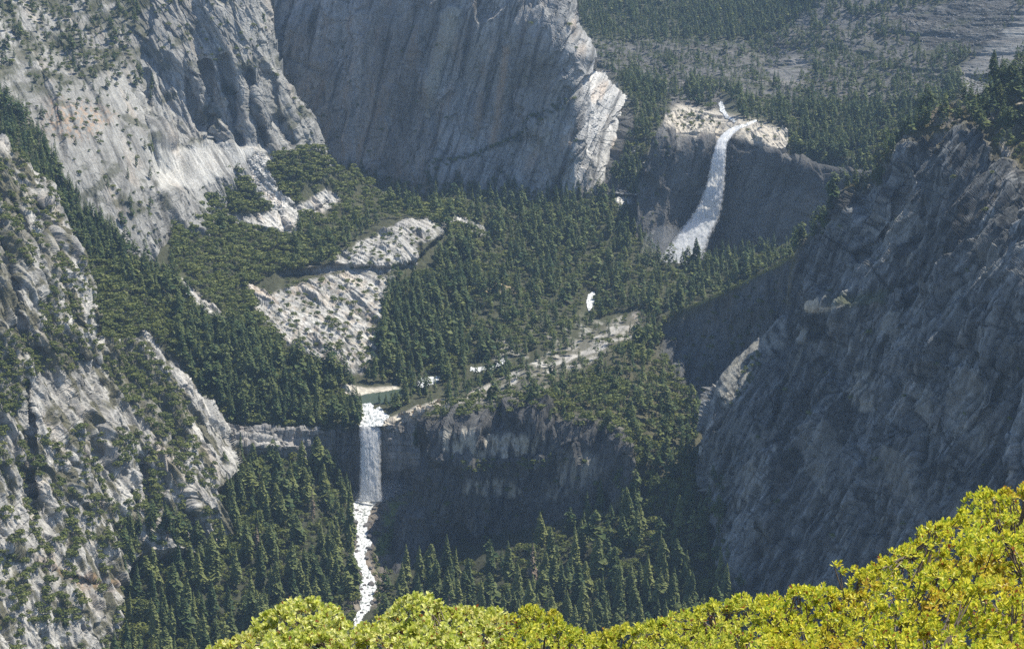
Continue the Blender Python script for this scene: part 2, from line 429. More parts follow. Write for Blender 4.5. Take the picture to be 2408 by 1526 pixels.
# ---- left dome with its long pale slab and rock tongue
left = Land((-130, 800, -130, 650), 1.8, [
    (-130, -130, 3650), (0, -130, 3800), (0, 0, 3560), (-130, 150, 3250), (0, 150, 3330), (0, 300, 3080), (100, 400, 2920), (0, 440, 2800), (-130, 420, 2820),
    (150, 100, 3480), (150, 200, 3290), (180, 260, 3200), (300, 0, 3600), (300, 100, 3480), (320, 180, 3400), (250, 350, 3120), (350, 330, 3250), (370, 580, 3040), (200, 480, 2990), (290, 470, 3040), (380, 440, 3180),
    (340, 250, 3360), (400, 150, 3440), (400, 300, 3350), (390, 410, 3270), (450, 330, 3350), (470, 400, 3285),
    (450, -130, 3640), (450, 0, 3540), (480, 120, 3445), (520, 250, 3405), (500, 340, 3372), (560, 370, 3335), (560, 150, 3420), (600, 250, 3390), (610, 330, 3372), (600, -130, 3600), (600, 0, 3500), (632, 60, 3490), (655, 150, 3470), (690, 230, 3460), (700, 320, 3430), (740, 300, 3470), (770, 390, 3470), (740, 480, 3420), (560, 560, 3250), (780, 640, 3380)],
    [(-130, -130), (632, -130), (636, 0), (646, 60), (660, 120), (685, 190), (702, 222), (725, 248), (745, 290), (763, 340), (778, 388), (781, 440), (768, 480), (780, 650), (-130, 650)],
    ragged=4, crest=[([(632, -130), (636, 0), (660, 120), (702, 222), (745, 290), (778, 388)], 45)])
rx, ry = left.RX, left.RY
# deep chutes in the face and the overhang along the foot of the wall
def groove(L, line, wid, dep):
    d = pdist(L.RX, L.RY, line)
    L.shift(dep * np.exp(-(d / wid) ** 2))
for ln, wd, dp in [([(478, 150), (495, 260), (500, 330)], 9, 22), ([(530, 140), (545, 240), (560, 330)], 10, 30), ([(585, 170), (590, 260), (625, 340)], 9, 30), ([(640, 180), (650, 260), (690, 340)], 10, 18), ([(440, 190), (455, 260), (505, 330)], 8, 20), ([(345, 170), (342, 290), (365, 370), (372, 420)], 7, 16), ([(700, 290), (720, 340)], 7, 14)]:
    groove(left, ln, wd, dp)
wallfoot = np.interp(rx, [380, 450, 500, 560, 600, 640], [335, 335, 338, 335, 343, 352])
left.shift(-9 * sstep(0, 5, ry - wallfoot) * sstep(420, 460, rx) * (1 - sstep(590, 640, rx)))
smoothz = np.maximum(psoft(rx, ry, [(400, 345), (560, 335), (620, 350), (560, 400), (470, 440), (370, 450), (340, 330)], 14), 0)
h1, tn, ck, u, v = rock(left.P, 0.30, [(50, 130, 11, 15), (22, 58, 6, 7), (9, 22, 2.6, 2.8)], warp=3.5, seed=300, rough=3.2, rscale=20, ky=0.3)
wr = np.clip(0.35 + sstep(300, 380, rx) * 0.75, 0, 1) * (1 - 0.8 * smoothz)
left.displace(h1 * wr)
c = granite(tn * (0.5 + 0.5 * wr), ck * (1 - 0.6 * smoothz), u, v, 0, (0.245, 0.24, 0.222), 300, streak=0.5, dark=0.5, warm=0.22, lichen_shade=0.32)
c = c * (1 + 0.6 * smoothz)[..., None]
scree = psoft(rx, ry, [(120, 235), (200, 240), (270, 270), (215, 320), (160, 330), (110, 290)], 22)
c = lerp3(c, (0.34, 0.22, 0.13), scree * 0.6 * sstep(-0.1, 0.3, fbm(rx / 7, ry / 7, 1.3, 4, 331)))
nz = fbm(left.P[..., 0] / 35, left.P[..., 2] / 30, left.P[..., 1] / 60, 4, 340)
low = psoft(rx, ry, [(-130, -130), (330, -130), (350, 120), (260, 160), (160, 210), (30, 240), (-130, 260)], 30)
gul = psoft(rx, ry, [(-130, 170), (40, 260), (110, 340), (150, 420), (190, 480), (250, 540), (300, 590), (170, 620), (110, 470), (60, 400), (-130, 340)], 16)
c = lerp3(c, (0.06, 0.062, 0.036), np.clip(np.maximum(gul * 0.95, low * 0.75 * sstep(-0.25, 0.15, nz)) + 0.7 * (1 - smoothz) * sstep(0.12, 0.36, nz), 0, 0.95))
LANDS['left'] = left
left.build('granite_dome', M_ROCK, c, 'left granite dome with dark chutes and a long pale slab below its wall', 'granite dome', back=(0, 0, -0.35), thick=380)

# ---- wall of the upper fall
up = Land((1470, 2130, 235, 690), 1.8, [
    (1560, 275, 3650), (1600, 268, 3700), (1690, 297, 3660), (1735, 297, 3640), (1790, 288, 3665), (1852, 303, 3640), (1845, 348, 3560), (1790, 335, 3590), (1560, 315, 3590), (1640, 310, 3610),
    (1735, 350, 3612), (1700, 380, 3612), (1690, 450, 3604), (1650, 600, 3580), (1600, 500, 3575), (1540, 400, 3560), (1515, 420, 3540), (1530, 560, 3525), (1500, 660, 3500),
    (1850, 430, 3540), (1770, 500, 3572), (1830, 580, 3520), (1980, 420, 3450), (1950, 560, 3435), (2100, 430, 3380), (2100, 640, 3340), (1720, 680, 3560)],
    [(1560, 272), (1580, 262), (1604, 258), (1650, 272), (1690, 284), (1735, 296), (1790, 288), (1852, 304), (1856, 322), (1842, 350), (1870, 372), (1905, 386), (1990, 396), (2060, 404), (2130, 410), (2130, 690), (1488, 690), (1496, 560), (1502, 480), (1514, 400), (1532, 340), (1554, 302)],
    ragged=4, crest=[([(1560, 315), (1640, 312), (1700, 318), (1740, 345), (1842, 352), (1905, 388), (2060, 404)], 10)])
rx, ry = up.RX, up.RY
h, tn, ck, u, v = rock(up.P, -0.25, [(60, 110, 10, 10), (22, 60, 4, 4), (9, 20, 1.6, 1.6)], warp=7, seed=400, rough=2.2, rscale=18)
up.displace(h * (1 - 0.7 * psoft(rx, ry, [(1690, 270), (1780, 270), (1740, 350), (1690, 350)], 12)))
c = granite(tn, ck, u, v, 0, (0.125, 0.122, 0.115), 400, streak=0.35, dark=0.35, warm=0.35, lichen_shade=0.25)
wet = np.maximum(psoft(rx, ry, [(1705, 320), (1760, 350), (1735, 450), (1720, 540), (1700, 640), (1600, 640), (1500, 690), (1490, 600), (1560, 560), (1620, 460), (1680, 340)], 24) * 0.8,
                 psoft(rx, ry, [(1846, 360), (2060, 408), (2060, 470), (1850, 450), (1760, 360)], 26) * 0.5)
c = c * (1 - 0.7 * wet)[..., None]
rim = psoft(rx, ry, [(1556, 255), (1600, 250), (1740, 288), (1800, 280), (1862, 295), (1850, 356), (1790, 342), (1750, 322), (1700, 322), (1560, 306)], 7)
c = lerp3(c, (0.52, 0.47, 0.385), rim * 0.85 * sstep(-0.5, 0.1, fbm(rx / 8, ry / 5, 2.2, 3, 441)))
LANDS['up'] = up
up.build('cliff', M_ROCK, c, 'dark concave rock wall behind the tall slanting upper waterfall', 'cliff', back=(0, 0.2, -0.25), thick=300)

# ---- hanging valley between the falls, with the brush slope on its left
mid = Land((-130, 1960, 330, 1065), 2.2, [
    (378, 435, 3270), (470, 410, 3310), (600, 362, 3350), (720, 345, 3420), (800, 400, 3460), (870, 430, 3540), (1040, 440, 3680), (1250, 465, 3690), (1420, 470, 3650), (1480, 490, 3610), (1560, 600, 3470), (1650, 615, 3450), (1750, 600, 3420), (1930, 560, 3330),
    (160, 500, 2970), (300, 585, 2970), (400, 600, 3010), (200, 700, 2790), (330, 780, 2740), (450, 920, 2690), (480, 700, 2910), (600, 640, 3050), (560, 700, 2960), (700, 760, 2880), (800, 850, 2825), (880, 900, 2795), (850, 950, 2740), (950, 900, 2810), (860, 996, 2692), (700, 990, 2690), (500, 980, 2670), (620, 900, 2730),
    (560, 500, 3240), (640, 480, 3280), (690, 490, 3300), (680, 560, 3170), (600, 545, 3180), (740, 560, 3200), (820, 520, 3290), (860, 480, 3400),
    (860, 590, 3130), (960, 525, 3260), (1035, 530, 3290), (970, 620, 3110), (870, 640, 3045), (1060, 600, 3260),
    (1000, 800, 2970), (1150, 860, 2892), (1390, 705, 3256), (1200, 700, 3170), (1250, 600, 3400), (1100, 660, 3220), (1550, 700, 3200), (1300, 800, 2990), (1850, 650, 3150), (1930, 900, 2750), (1300, 1000, 2700), (-100, 500, 2900), (-100, 900, 2600), (200, 1000, 2600), (1000, 1000, 2660)],
    [(-130, 480), (160, 500), (203, 512), (240, 545), (265, 545), (285, 562), (310, 594), (340, 603), (368, 612), (376, 582), (394, 570), (405, 540), (396, 472), (384, 436), (430, 434), (470, 412), (520, 396), (560, 386), (580, 370), (610, 360), (645, 364), (700, 350), (750, 352), (782, 395), (830, 402), (870, 430), (905, 452), (960, 468), (1000, 474), (1040, 462), (1100, 458), (1250, 470), (1400, 468), (1425, 452), (1442, 420), (1475, 380), (1500, 340), (1520, 360), (1508, 420), (1512, 500), (1530, 575), (1560, 612), (1650, 622), (1750, 600), (1960, 540), (1960, 1065), (1130, 1065), (1090, 950), (1062, 938), (1010, 952), (960, 976), (905, 1000), (838, 1004), (760, 1010), (680, 1005), (600, 1003), (520, 1000), (470, 985), (-130, 985)],
    ragged=5)
rx, ry = mid.RX, mid.RY
ROCKY = {
 'slab': [(575, 668), (640, 690), (700, 668), (780, 642), (860, 640), (930, 650), (905, 700), (892, 760), (884, 830), (850, 880), (790, 872), (720, 830), (660, 800), (610, 745)],
 'knob': [(790, 595), (860, 560), (905, 540), (960, 512), (1010, 516), (1046, 530), (1040, 560), (985, 565), (975, 625), (900, 640), (830, 640), (690, 640), (660, 646), (740, 628), (785, 622)],
 'step': [(538, 500), (570, 506), (640, 496), (680, 488), (720, 475), (770, 440), (800, 470), (760, 510), (705, 500), (700, 560), (660, 552), (617, 540), (560, 538)],
 'talus': [(566, 381), (608, 362), (643, 367), (641, 385), (627, 392), (641, 425), (659, 453), (690, 480), (665, 506), (627, 478), (594, 448), (575, 423)],
 'rib': [(418, 652), (440, 668), (500, 722), (540, 755), (520, 762), (470, 735), (430, 690)],
 'rib2': [(250, 695), (275, 705), (305, 745), (296, 752), (262, 722)],
 'rib3': [(318, 755), (340, 775), (380, 830), (420, 850), (450, 895), (470, 925), (520, 965), (545, 990), (500, 992), (440, 925), (390, 860), (345, 800)],
 'scree': [(1040, 512), (1075, 508), (1110, 520), (1165, 545), (1170, 565), (1130, 555), (1080, 540)],
 'gully': [(1490, 340), (1512, 370), (1500, 430), (1490, 480), (1455, 500), (1445, 470), (1465, 420)],
 'shore': [(806, 905), (870, 912), (930, 908), (945, 918), (880, 922), (830, 935), (808, 930)],
 'lip': [(895, 990), (960, 966), (1010, 948), (1060, 935), (1060, 960), (960, 985), (905, 1005)],
 'meadow': [(1120, 676), (1180, 672), (1250, 680), (1255, 692), (1180, 690), (1125, 690)],
}
jx_ = 13 * fbm(rx / 26, ry / 20, 0.3, 5, 581, 0.65); jy_ = 10 * fbm(rx / 26, ry / 20, 6.3, 5, 582, 0.65)
rk = {k: psoft(rx + (jx_ if k not in ('shore', 'lip') else 0), ry + (jy_ if k not in ('shore', 'lip') else 0), p, 5) for k, p in ROCKY.items()}
rocky = np.max([rk[k] for k in rk], axis=0)
# rock steps standing out of the slope
def bank(L, line, dep, w=7):
    """a small cliff along a line: ground below the line stands nearer than the ground above it"""
    x, y = np.array(line, float).T
    yy = np.interp(L.RX, x, y); f = sstep(x[0] - 12, x[0] + 12, L.RX) * (1 - sstep(x[-1] - 12, x[-1] + 12, L.RX))
    L.shift(dep * f * np.exp(-np.clip(L.RY - yy, 0, None) / 40.0) * sstep(-w, w, L.RY - yy))
bank(mid, [(540, 528), (620, 535), (660, 545), (705, 520), (770, 470)], 22)
bank(mid, [(655, 642), (720, 634), (780, 622), (900, 628), (975, 615), (1045, 545)], 30)
bank(mid, [(690, 640), (760, 632), (860, 640)], 10)
groove(mid, [(655, 495), (672, 550)], 6, 14); groove(mid, [(600, 505), (612, 538)], 7, 10); groove(mid, [(980, 545), (985, 600)], 8, 22)
h, tn, ck, u, v = rock(mid.P, 0.75, [(34, 70, 7, 7), (13, 30, 3.2, 3.0), (6, 12, 1.2, 1.2)], warp=3, seed=500, rough=2.2, rscale=14)
soft = fbm(mid.P[..., 0] / 60, mid.P[..., 1] / 60, 0.7, 4, 540) * 7
# the stream and its pools lie flat
STREAM = [(1790, 600), (1600, 640), (1500, 655), (1420, 690), (1385, 720), (1330, 770), (1240, 830), (1172, 852), (1130, 868), (1060, 890), (1000, 900), (945, 912), (900, 930), (880, 965), (870, 1003)]
sd = pdist(rx, ry, STREAM)
calm = np.maximum(1 - sstep(18, 48, sd), psoft(rx, ry, [(830, 900), (960, 890), (960, 1010), (840, 1010)], 20))
mid.displace((h * (0.25 + 0.75 * rocky) + soft * (1 - rocky)) * (1 - calm))
c = granite(tn, ck, u, v, 0, (0.37, 0.358, 0.328), 500, streak=0.45, dark=0.35, warm=0.3, lichen_shade=0.4)
nz = fbm(mid.P[..., 0] / 25, mid.P[..., 1] / 40, mid.P[..., 2] / 25, 4, 550)
soil = np.array([0.052, 0.054, 0.030])[None, None] * (1 + 0.5 * nz)[..., None]
t = np.clip(rocky * 1.1 - 0.55 * sstep(0.05, 0.35, nz) * (1 - rk['talus']) * (1 - rk['step']), 0, 1)
open_ = psoft(rx, ry, [(1130, 800), (1300, 770), (1500, 720), (1500, 760), (1300, 860), (1150, 880)], 25)
t = np.maximum(t, open_ * 0.5 * sstep(0.0, 0.3, nz))
c = soil * (1 - t[..., None]) + c * t[..., None]
wt = voro(mid.P[..., 0] / 5, mid.P[..., 2] / 5, 561)
c = c * (1 + (rk['talus'] + rk['gully'] + rk['scree']) * ((wt[4] - 0.35) * 0.9))[..., None]
c = lerp3(c, (0.46, 0.42, 0.34), np.maximum(rk['shore'], rk['lip']) * 0.85)
c = lerp3(c, (0.30, 0.24, 0.13), rk['meadow'] * 0.8)
wp = sstep(0.0, 0.35, fbm(rx / 14, ry / 9, 4.4, 3, 571)) * rk['slab'] * 0.45
c = lerp3(c, (0.30, 0.20, 0.11), wp * 0.6)
LANDS['mid'] = mid
mid.build('valley_floor', M_SOIL, c, 'wooded hanging valley floor between the two waterfalls with pale bare slabs', 'valley floor', back=(0, 0.2, -0.8), thick=120)

# ---- wall of the lower fall
low = Land((395, 1075, 930, 1240), 1.6, [
    (480, 985, 2605), (480, 1080, 2598), (560, 1005, 2640), (560, 1070, 2632), (700, 1008, 2668), (700, 1040, 2664), (700, 1100, 2660), (830, 1010, 2692), (870, 1002, 2692), (870, 1100, 2686), (870, 1200, 2680), (950, 978, 2690), (950, 1150, 2665), (1010, 950, 2680), (1010, 1100, 2630), (1060, 1200, 2600)],
    [(395, 960), (470, 980), (520, 994), (600, 998), (680, 1001), (760, 1006), (840, 1001), (895, 997), (950, 973), (1010, 950), (1075, 936), (1075, 1240), (395, 1240)],
    ragged=3, crest=[([(395, 960), (470, 980), (600, 998), (760, 1006), (895, 997), (1010, 950), (1075, 936)], 5)])
rx, ry = low.RX, low.RY
bank(low, [(480, 1030), (560, 1040), (640, 1045), (700, 1045)], -14, 4)
bank(low, [(500, 1012), (600, 1020), (660, 1032), (690, 1040)], -10, 3)
h, tn, ck, u, v = rock(low.P, -0.05, [(22, 45, 6, 5), (9, 24, 2.6, 2.2), (30, 7, 2.5, 1.5)], warp=4, seed=600, rough=1.6, rscale=10)
low.displace(h * (1 - 0.6 * psoft(rx, ry, [(835, 985), (905, 985), (905, 1190), (835, 1190)], 8)))
c = granite(tn, ck, u, v, 0, (0.235, 0.225, 0.21), 600, streak=0.4, dark=0.4, warm=0.3, lichen_shade=0.35)
wet = psoft(rx, ry, [(760, 1000), (850, 985), (905, 1010), (905, 1090), (930, 1110), (1000, 1090), (960, 1170), (880, 1185), (780, 1180)], 26)
c = c * (1 - 0.6 * wet)[..., None]
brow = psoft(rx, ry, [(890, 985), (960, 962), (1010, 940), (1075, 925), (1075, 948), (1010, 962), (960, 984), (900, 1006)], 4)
c = lerp3(c, (0.5, 0.44, 0.35), brow * 0.85)  # tan lip band, its sunlit brightness painted into the rock colour
pale = psoft(rx, ry, [(560, 1020), (640, 1030), (672, 1046), (640, 1050), (590, 1040)], 6)
c = lerp3(c, (0.5, 0.48, 0.44), pale * 0.8)
LANDS['low'] = low
low.build('cliff', M_ROCK, c, 'dark wet rock wall behind the straight lower waterfall', 'cliff', back=(0, 0.2, -0.6), thick=120)

# ---- bluff and ridge right of the lower fall
CREST = [(985, 985), (1000, 964), (1050, 945), (1100, 917), (1180, 886), (1250, 850), (1300, 817), (1380, 782), (1440, 748), (1500, 727), (1540, 745), (1600, 727), (1680, 692), (1760, 652), (1850, 605), (1900, 577), (1970, 536)]
bluff = Land((900, 1985, 520, 1440), 2.0, [
    (985, 985, 2650), (1000, 964, 2672), (1100, 917, 2700), (1180, 886, 2735), (1300, 817, 2835), (1400, 772, 2900), (1490, 735, 2940), (1560, 748, 2850), (1700, 686, 2770), (1850, 607, 2705), (1960, 545, 2640),
    (1015, 1000, 2585), (1080, 962, 2572), (1200, 955, 2562), (1350, 975, 2545), (1470, 1040, 2490), (1250, 890, 2660), (1350, 860, 2730), (1450, 850, 2710), (1380, 920, 2620),
    (930, 1290, 2522), (1050, 1340, 2510), (1200, 1290, 2510), (1350, 1215, 2498), (1470, 1150, 2474), (1200, 1120, 2538), (1100, 1090, 2542), (1330, 1090, 2524), (1000, 1120, 2538), (1090, 1075, 2545), (1250, 1060, 2541),
    (1575, 850, 2775), (1530, 960, 2610), (1700, 780, 2764), (1640, 890, 2735), (1600, 1000, 2585), (1590, 1060, 2510), (1560, 1180, 2430), (1680, 1100, 2480), (1850, 850, 2690), (1900, 1300, 2400),
    (1500, 1330, 2380), (1200, 1420, 2440), (1000, 1420, 2420), (1700, 1400, 2300)],
    CREST + [(1985, 530), (1985, 1440), (905, 1440), (912, 1330), (918, 1278), (926, 1240), (950, 1196), (974, 1152), (990, 1100), (1012, 1045), (1002, 1010)],
    ragged=4, crest=[([(905, 1440), (918, 1278), (950, 1196), (974, 1152), (990, 1100), (1012, 1045), (1002, 1010), (985, 985)], 22)])
rx, ry = bluff.RX, bluff.RY
RIM = [(985, 990), (1010, 985), (1060, 955), (1120, 948), (1200, 945), (1280, 950), (1330, 965), (1400, 985), (1460, 1010), (1490, 1060)]
bluff.shift(-38 * psoft(rx + 7 * fbm(rx / 22, ry / 22, 0.2, 4, 733), ry + 9 * fbm(rx / 24, ry / 24, 5.2, 4, 734), RIM + [(1500, 1100), (1460, 1190), (1350, 1270), (1180, 1360), (1080, 1440), (880, 1440), (880, 1240), (960, 1060)], 3.5))
cliffz = psoft(rx, ry, RIM + [(1500, 1100), (1460, 1170), (1350, 1240), (1180, 1320), (1080, 1400), (880, 1400), (880, 1240), (960, 1100)], 10)
bowl = psoft(rx, ry, [(1560, 775), (1640, 730), (1850, 615), (1985, 560), (1985, 1000), (1680, 1000), (1600, 920), (1550, 830)], 16)
bank(bluff, [(1080, 1078), (1180, 1082), (1260, 1076), (1330, 1070)], -10, 4)
h, tn, ck, u, v = rock(bluff.P, -0.12, [(40, 64, 12, 13), (16, 34, 6, 6), (6, 13, 2.0, 2.0)], warp=2.5, seed=700, rough=2.4, rscale=14, ky=-0.3)
soft = fbm(bluff.P[..., 0] / 50, bluff.P[..., 1] / 50, 0.7, 4, 740) * 6
bluff.displace(h * np.clip(0.05 + 0.95 * cliffz + 0.7 * bowl, 0, 1) + soft * (1 - cliffz) * sstep(0, 60, ry - np.interp(rx, *np.array(CREST).T)))
c = granite(tn, ck, u, v, 0, (0.075, 0.074, 0.071), 700, streak=0.6, dark=0.35, warm=0.15, lichen_shade=0.35)
# pale unstained panels on the dark face
pn = sstep(-0.22, 0.08, fbm(u / 7, v / 40, 3.1, 4, 751))
panels = np.maximum.reduce([psoft(rx, ry, [(1040, 1020), (1085, 1005), (1120, 1010), (1150, 1020), (1270, 1020), (1300, 1050), (1240, 1072), (1130, 1080), (1070, 1072), (1045, 1045)], 9),
                            psoft(rx, ry, [(1100, 1120), (1200, 1135), (1230, 1150), (1215, 1175), (1150, 1160), (1090, 1150)], 8) * 0.8,
                            psoft(rx, ry, [(1330, 1060), (1390, 1065), (1420, 1100), (1380, 1140), (1300, 1180), (1280, 1160), (1310, 1110)], 14) * 0.6])
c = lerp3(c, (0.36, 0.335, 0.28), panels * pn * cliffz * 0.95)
nz = fbm(bluff.P[..., 0] / 22, bluff.P[..., 1] / 30, bluff.P[..., 2] / 22, 4, 760)
soil = np.array([0.075, 0.072, 0.042])[None, None] * (1 + 0.5 * nz)[..., None]
bare = granite(tn, ck, u, v, 0, (0.42, 0.40, 0.365), 705, streak=0.3, dark=0.3, warm=0.3, lichen_shade=0.4)
ridge_rock = psoft(rx, ry, [(1010, 962), (1150, 895), (1300, 825), (1330, 812), (1500, 728), (1510, 760), (1440, 800), (1400, 850), (1300, 880), (1250, 945), (1120, 948), (1030, 985)], 14)
path = 1 - sstep(3, 8, pdist(rx, ry, [(1295, 858), (1340, 842), (1400, 822), (1440, 800), (1480, 790)]))
tb = np.clip(np.maximum(ridge_rock * (0.15 + 0.75 * sstep(-0.1, 0.25, nz)), path * 0.9), 0, 1)
tb = np.maximum(tb, 0.8 * psoft(rx, ry, [(1410, 950), (1470, 1010), (1500, 1050), (1480, 1070), (1440, 1010)], 10) * sstep(-0.1, 0.2, nz))
top = soil * (1 - tb[..., None]) + bare * tb[..., None]
bw = granite(tn, ck, u, v, 0, (0.10, 0.102, 0.10), 709, streak=0.35, dark=0.3, warm=0.3)
top = top * (1 - bowl[..., None]) + bw * bowl[..., None]
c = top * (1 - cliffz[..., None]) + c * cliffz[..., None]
grassedge = (1 - sstep(2, 7, np.abs(ry - np.interp(rx, *np.array(CREST).T) - 3))) * sstep(1590, 1640, rx)
c = lerp3(c, (0.22, 0.21, 0.06), grassedge * 0.8)
LANDS['bluff'] = bluff
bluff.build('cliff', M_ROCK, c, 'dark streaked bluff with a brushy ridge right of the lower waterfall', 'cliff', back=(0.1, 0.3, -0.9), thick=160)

# ---- lower valley
lowv = Land((170, 1860, 1045, 1660), 2.2, [
    (480, 1060, 2600), (560, 1090, 2600), (700, 1085, 2650), (830, 1160, 2672), (900, 1168, 2672), (975, 1140, 2672), (860, 1300, 2491), (845, 1440, 2315), (600, 1300, 2425), (600, 1450, 2290), (400, 1300, 2390), (350, 1450, 2260), (250, 1300, 2420), (930, 1250, 2540), (910, 1330, 2460), (1050, 1345, 2440),
    (1200, 1450, 2270), (1200, 1305, 2430), (1350, 1230, 2440), (1500, 1200, 2430), (1500, 1350, 2320), (1650, 1300, 2340), (1650, 1450, 2230), (1800, 1400, 2220), (840, 1526, 2230), (1200, 1640, 2130), (400, 1640, 2110), (1800, 1640, 2090), (1750, 1100, 2500), (1300, 1060, 2700), (200, 1060, 2700), (1500, 1060, 2600)],
    None)
rx, ry = lowv.RX, lowv.RY
RIVER = [(866, 1172, 44), (851, 1192, 42), (848, 1212, 36), (851, 1231, 19), (851, 1258, 24), (858, 1275, 30), (844, 1305, 24), (851, 1325, 19), (864, 1351, 19), (868, 1371, 36), (864, 1391, 30), (861, 1411, 27), (859, 1431, 20), (843, 1451, 19), (838, 1466, 15), (836, 1500, 16)]
RV = np.array(RIVER, float)
rl = [(a, b) for a, b, w in RIVER]
rd = pdist(rx, ry, rl)
rw = np.interp(ry, RV[:, 1], RV[:, 2]) * 0.5
near = 1 - sstep(0, 16, rd - rw)
soft = fbm(lowv.P[..., 0] / 40, lowv.P[..., 1] / 40, 0.7, 4, 840) * 6
h, tn, ck, u, v = rock(lowv.P, 0.3, [(12, 16, 4, 3), (5, 7, 2, 1.5)], warp=4, seed=800, rough=1.2, rscale=10)
bankz = psoft(rx, ry, [(830, 1180), (975, 1150), (930, 1250), (915, 1340), (900, 1420), (820, 1440), (820, 1300)], 10)
lowv.displace((soft * (1 - bankz) + h * bankz) * (1 - near))
nz = fbm(lowv.P[..., 0] / 14, lowv.P[..., 1] / 20, lowv.P[..., 2] / 14, 4, 860)
c = np.array([0.042, 0.044, 0.026])[None, None] * (1 + 0.5 * nz)[..., None]
br = granite(tn, ck, u, v, 0, (0.16, 0.14, 0.115), 809, streak=0.3, dark=0.3, warm=0.3, lichen_shade=0.4)
c = c * (1 - bankz[..., None]) + br * bankz[..., None]
green = psoft(rx, ry, [(900, 1190), (960, 1158), (975, 1150), (950, 1200), (930, 1240), (905, 1300), (885, 1340), (880, 1300), (900, 1240)], 9)
c = lerp3(c, (0.13, 0.17, 0.035), green * 0.75 * sstep(-0.25, 0.1, nz))
LANDS['lowv'] = lowv
lowv.build('valley_floor', M_SOIL, c, 'wooded floor of the lower valley below the lower waterfall', 'valley floor', back=(0, 0.2, -0.8), thick=60)

# ---- sunlit crags on the left
crag = Land((-140, 640, 310, 1660), 1.6, [
    (-140, 340, 2760), (0, 345, 2700), (60, 400, 2690), (130, 470, 2660), (175, 545, 2650), (205, 640, 2610), (235, 780, 2570), (262, 720, 2640), (330, 790, 2630), (400, 850, 2620), (490, 985, 2590), (570, 1090, 2545), (540, 1250, 2440), (490, 1320, 2390), (305, 1270, 2330), (290, 1370, 2270), (258, 1526, 2170), (250, 1650, 2110),
    (0, 520, 2540), (100, 560, 2560), (0, 700, 2400), (110, 660, 2490), (60, 830, 2360), (180, 760, 2480), (150, 900, 2420), (0, 1000, 2270), (100, 1000, 2320), (240, 900, 2510), (330, 950, 2530), (420, 1000, 2545), (300, 1080, 2430), (420, 1120, 2450), (200, 1080, 2350), (150, 1200, 2280), (0, 1270, 2150), (100, 1330, 2180), (240, 1280, 2290), (400, 1200, 2400), (80, 1500, 2080), (180, 1430, 2160), (-140, 800, 2300), (-140, 1200, 2080), (-140, 1650, 1920), (100, 1650, 2020), (480, 1180, 2450)],
    [(-140, 300), (0, 338), (38, 360), (69, 396), (104, 427), (142, 478), (175, 548), (156, 562), (170, 591), (189, 629), (205, 667), (220, 711), (224, 755), (232, 790), (262, 800), (300, 790), (330, 785), (363, 812), (392, 832), (447, 888), (466, 918), (505, 965), (540, 1010), (566, 1070), (570, 1095), (548, 1122), (508, 1150), (525, 1195), (540, 1250), (525, 1290), (508, 1330), (488, 1322), (455, 1300), (410, 1292), (350, 1296), (318, 1305), (304, 1335), (290, 1370), (270, 1425), (262, 1526), (255, 1660), (-140, 1660)],
    ragged=6, crest=[([(0, 338), (69, 396), (142, 478), (175, 548), (205, 667), (232, 790)], 22), ([(363, 812), (447, 888), (540, 1010), (570, 1095)], 14), ([(540, 1250), (508, 1330)], 14), ([(302, 1325), (262, 1526)], 14)])
rx, ry = crag.RX, crag.RY
for ln, wd, dp in [([(85, 450), (120, 560), (150, 660), (185, 760)], 7, 14), ([(30, 470), (70, 570), (95, 680), (120, 760)], 9, 18), ([(0, 560), (30, 650), (50, 760), (60, 830)], 10, 20), ([(280, 850), (350, 960), (420, 1060)], 14, 12), ([(60, 900), (75, 1010), (70, 1120), (85, 1200)], 8, 22), ([(330, 1080), (345, 1160), (360, 1230)], 12, 22), ([(235, 900), (225, 1000), (235, 1060)], 8, 12), ([(420, 1120), (440, 1180), (465, 1260)], 7, 12), ([(150, 1050), (170, 1120), (160, 1220)], 7, 10), ([(310, 1160), (315, 1200)], 8, 14)]:
    groove(crag, ln, wd, dp)
for ln, dp in [([(0, 1290), (60, 1310), (150, 1345), (240, 1370), (290, 1380)], 16), ([(60, 815), (120, 820), (180, 830), (235, 850)], 14)]:
    bank(crag, ln, dp, 5)
h, tn, ck, u, v = rock(crag.P, 0.42, [(34, 105, 10, 11), (15, 46, 7, 7), (6.5, 17, 3.2, 3.2)], warp=2, seed=900, rough=3.2, rscale=11)
crag.displace(h)
c = granite(tn, ck, u, v, 0, (0.375, 0.36, 0.325), 900, streak=0.45, dark=0.42, warm=0.25, lichen_shade=0.6)
nz = 0.6 * fbm(u / 9, v / 70, crag.P[..., 1] / 90, 5, 960) + 0.6 * fbm(u / 16, v / 22, 2.2, 4, 961)
brushy = np.maximum.reduce([psoft(rx, ry, [(250, 800), (330, 830), (400, 900), (440, 960), (430, 1040), (360, 1030), (300, 960), (240, 870)], 22),
                            psoft(rx, ry, [(40, 800), (110, 775), (190, 790), (230, 830), (180, 870), (80, 870)], 16),
                            psoft(rx, ry, [(-140, 300), (40, 380), (70, 470), (60, 620), (40, 760), (60, 900), (40, 980), (-140, 980)], 30) * 0.75,
                            psoft(rx, ry, [(100, 470), (130, 600), (150, 700), (120, 700), (95, 560)], 10) * 0.7])
c = lerp3(c, (0.085, 0.08, 0.045), np.clip(brushy * 0.9 + 0.9 * sstep(0.0, 0.2, nz), 0, 0.9) * (0.6 + 0.4 * sstep(-0.4, 0.1, nz)))
rust = psoft(rx, ry, [(60, 1310), (150, 1340), (290, 1375), (285, 1400), (180, 1372), (70, 1330)], 14)
c = lerp3(c, (0.36, 0.20, 0.10), rust * 0.6 * sstep(-0.2, 0.2, fbm(rx / 9, ry / 9, 3.7, 4, 971)))
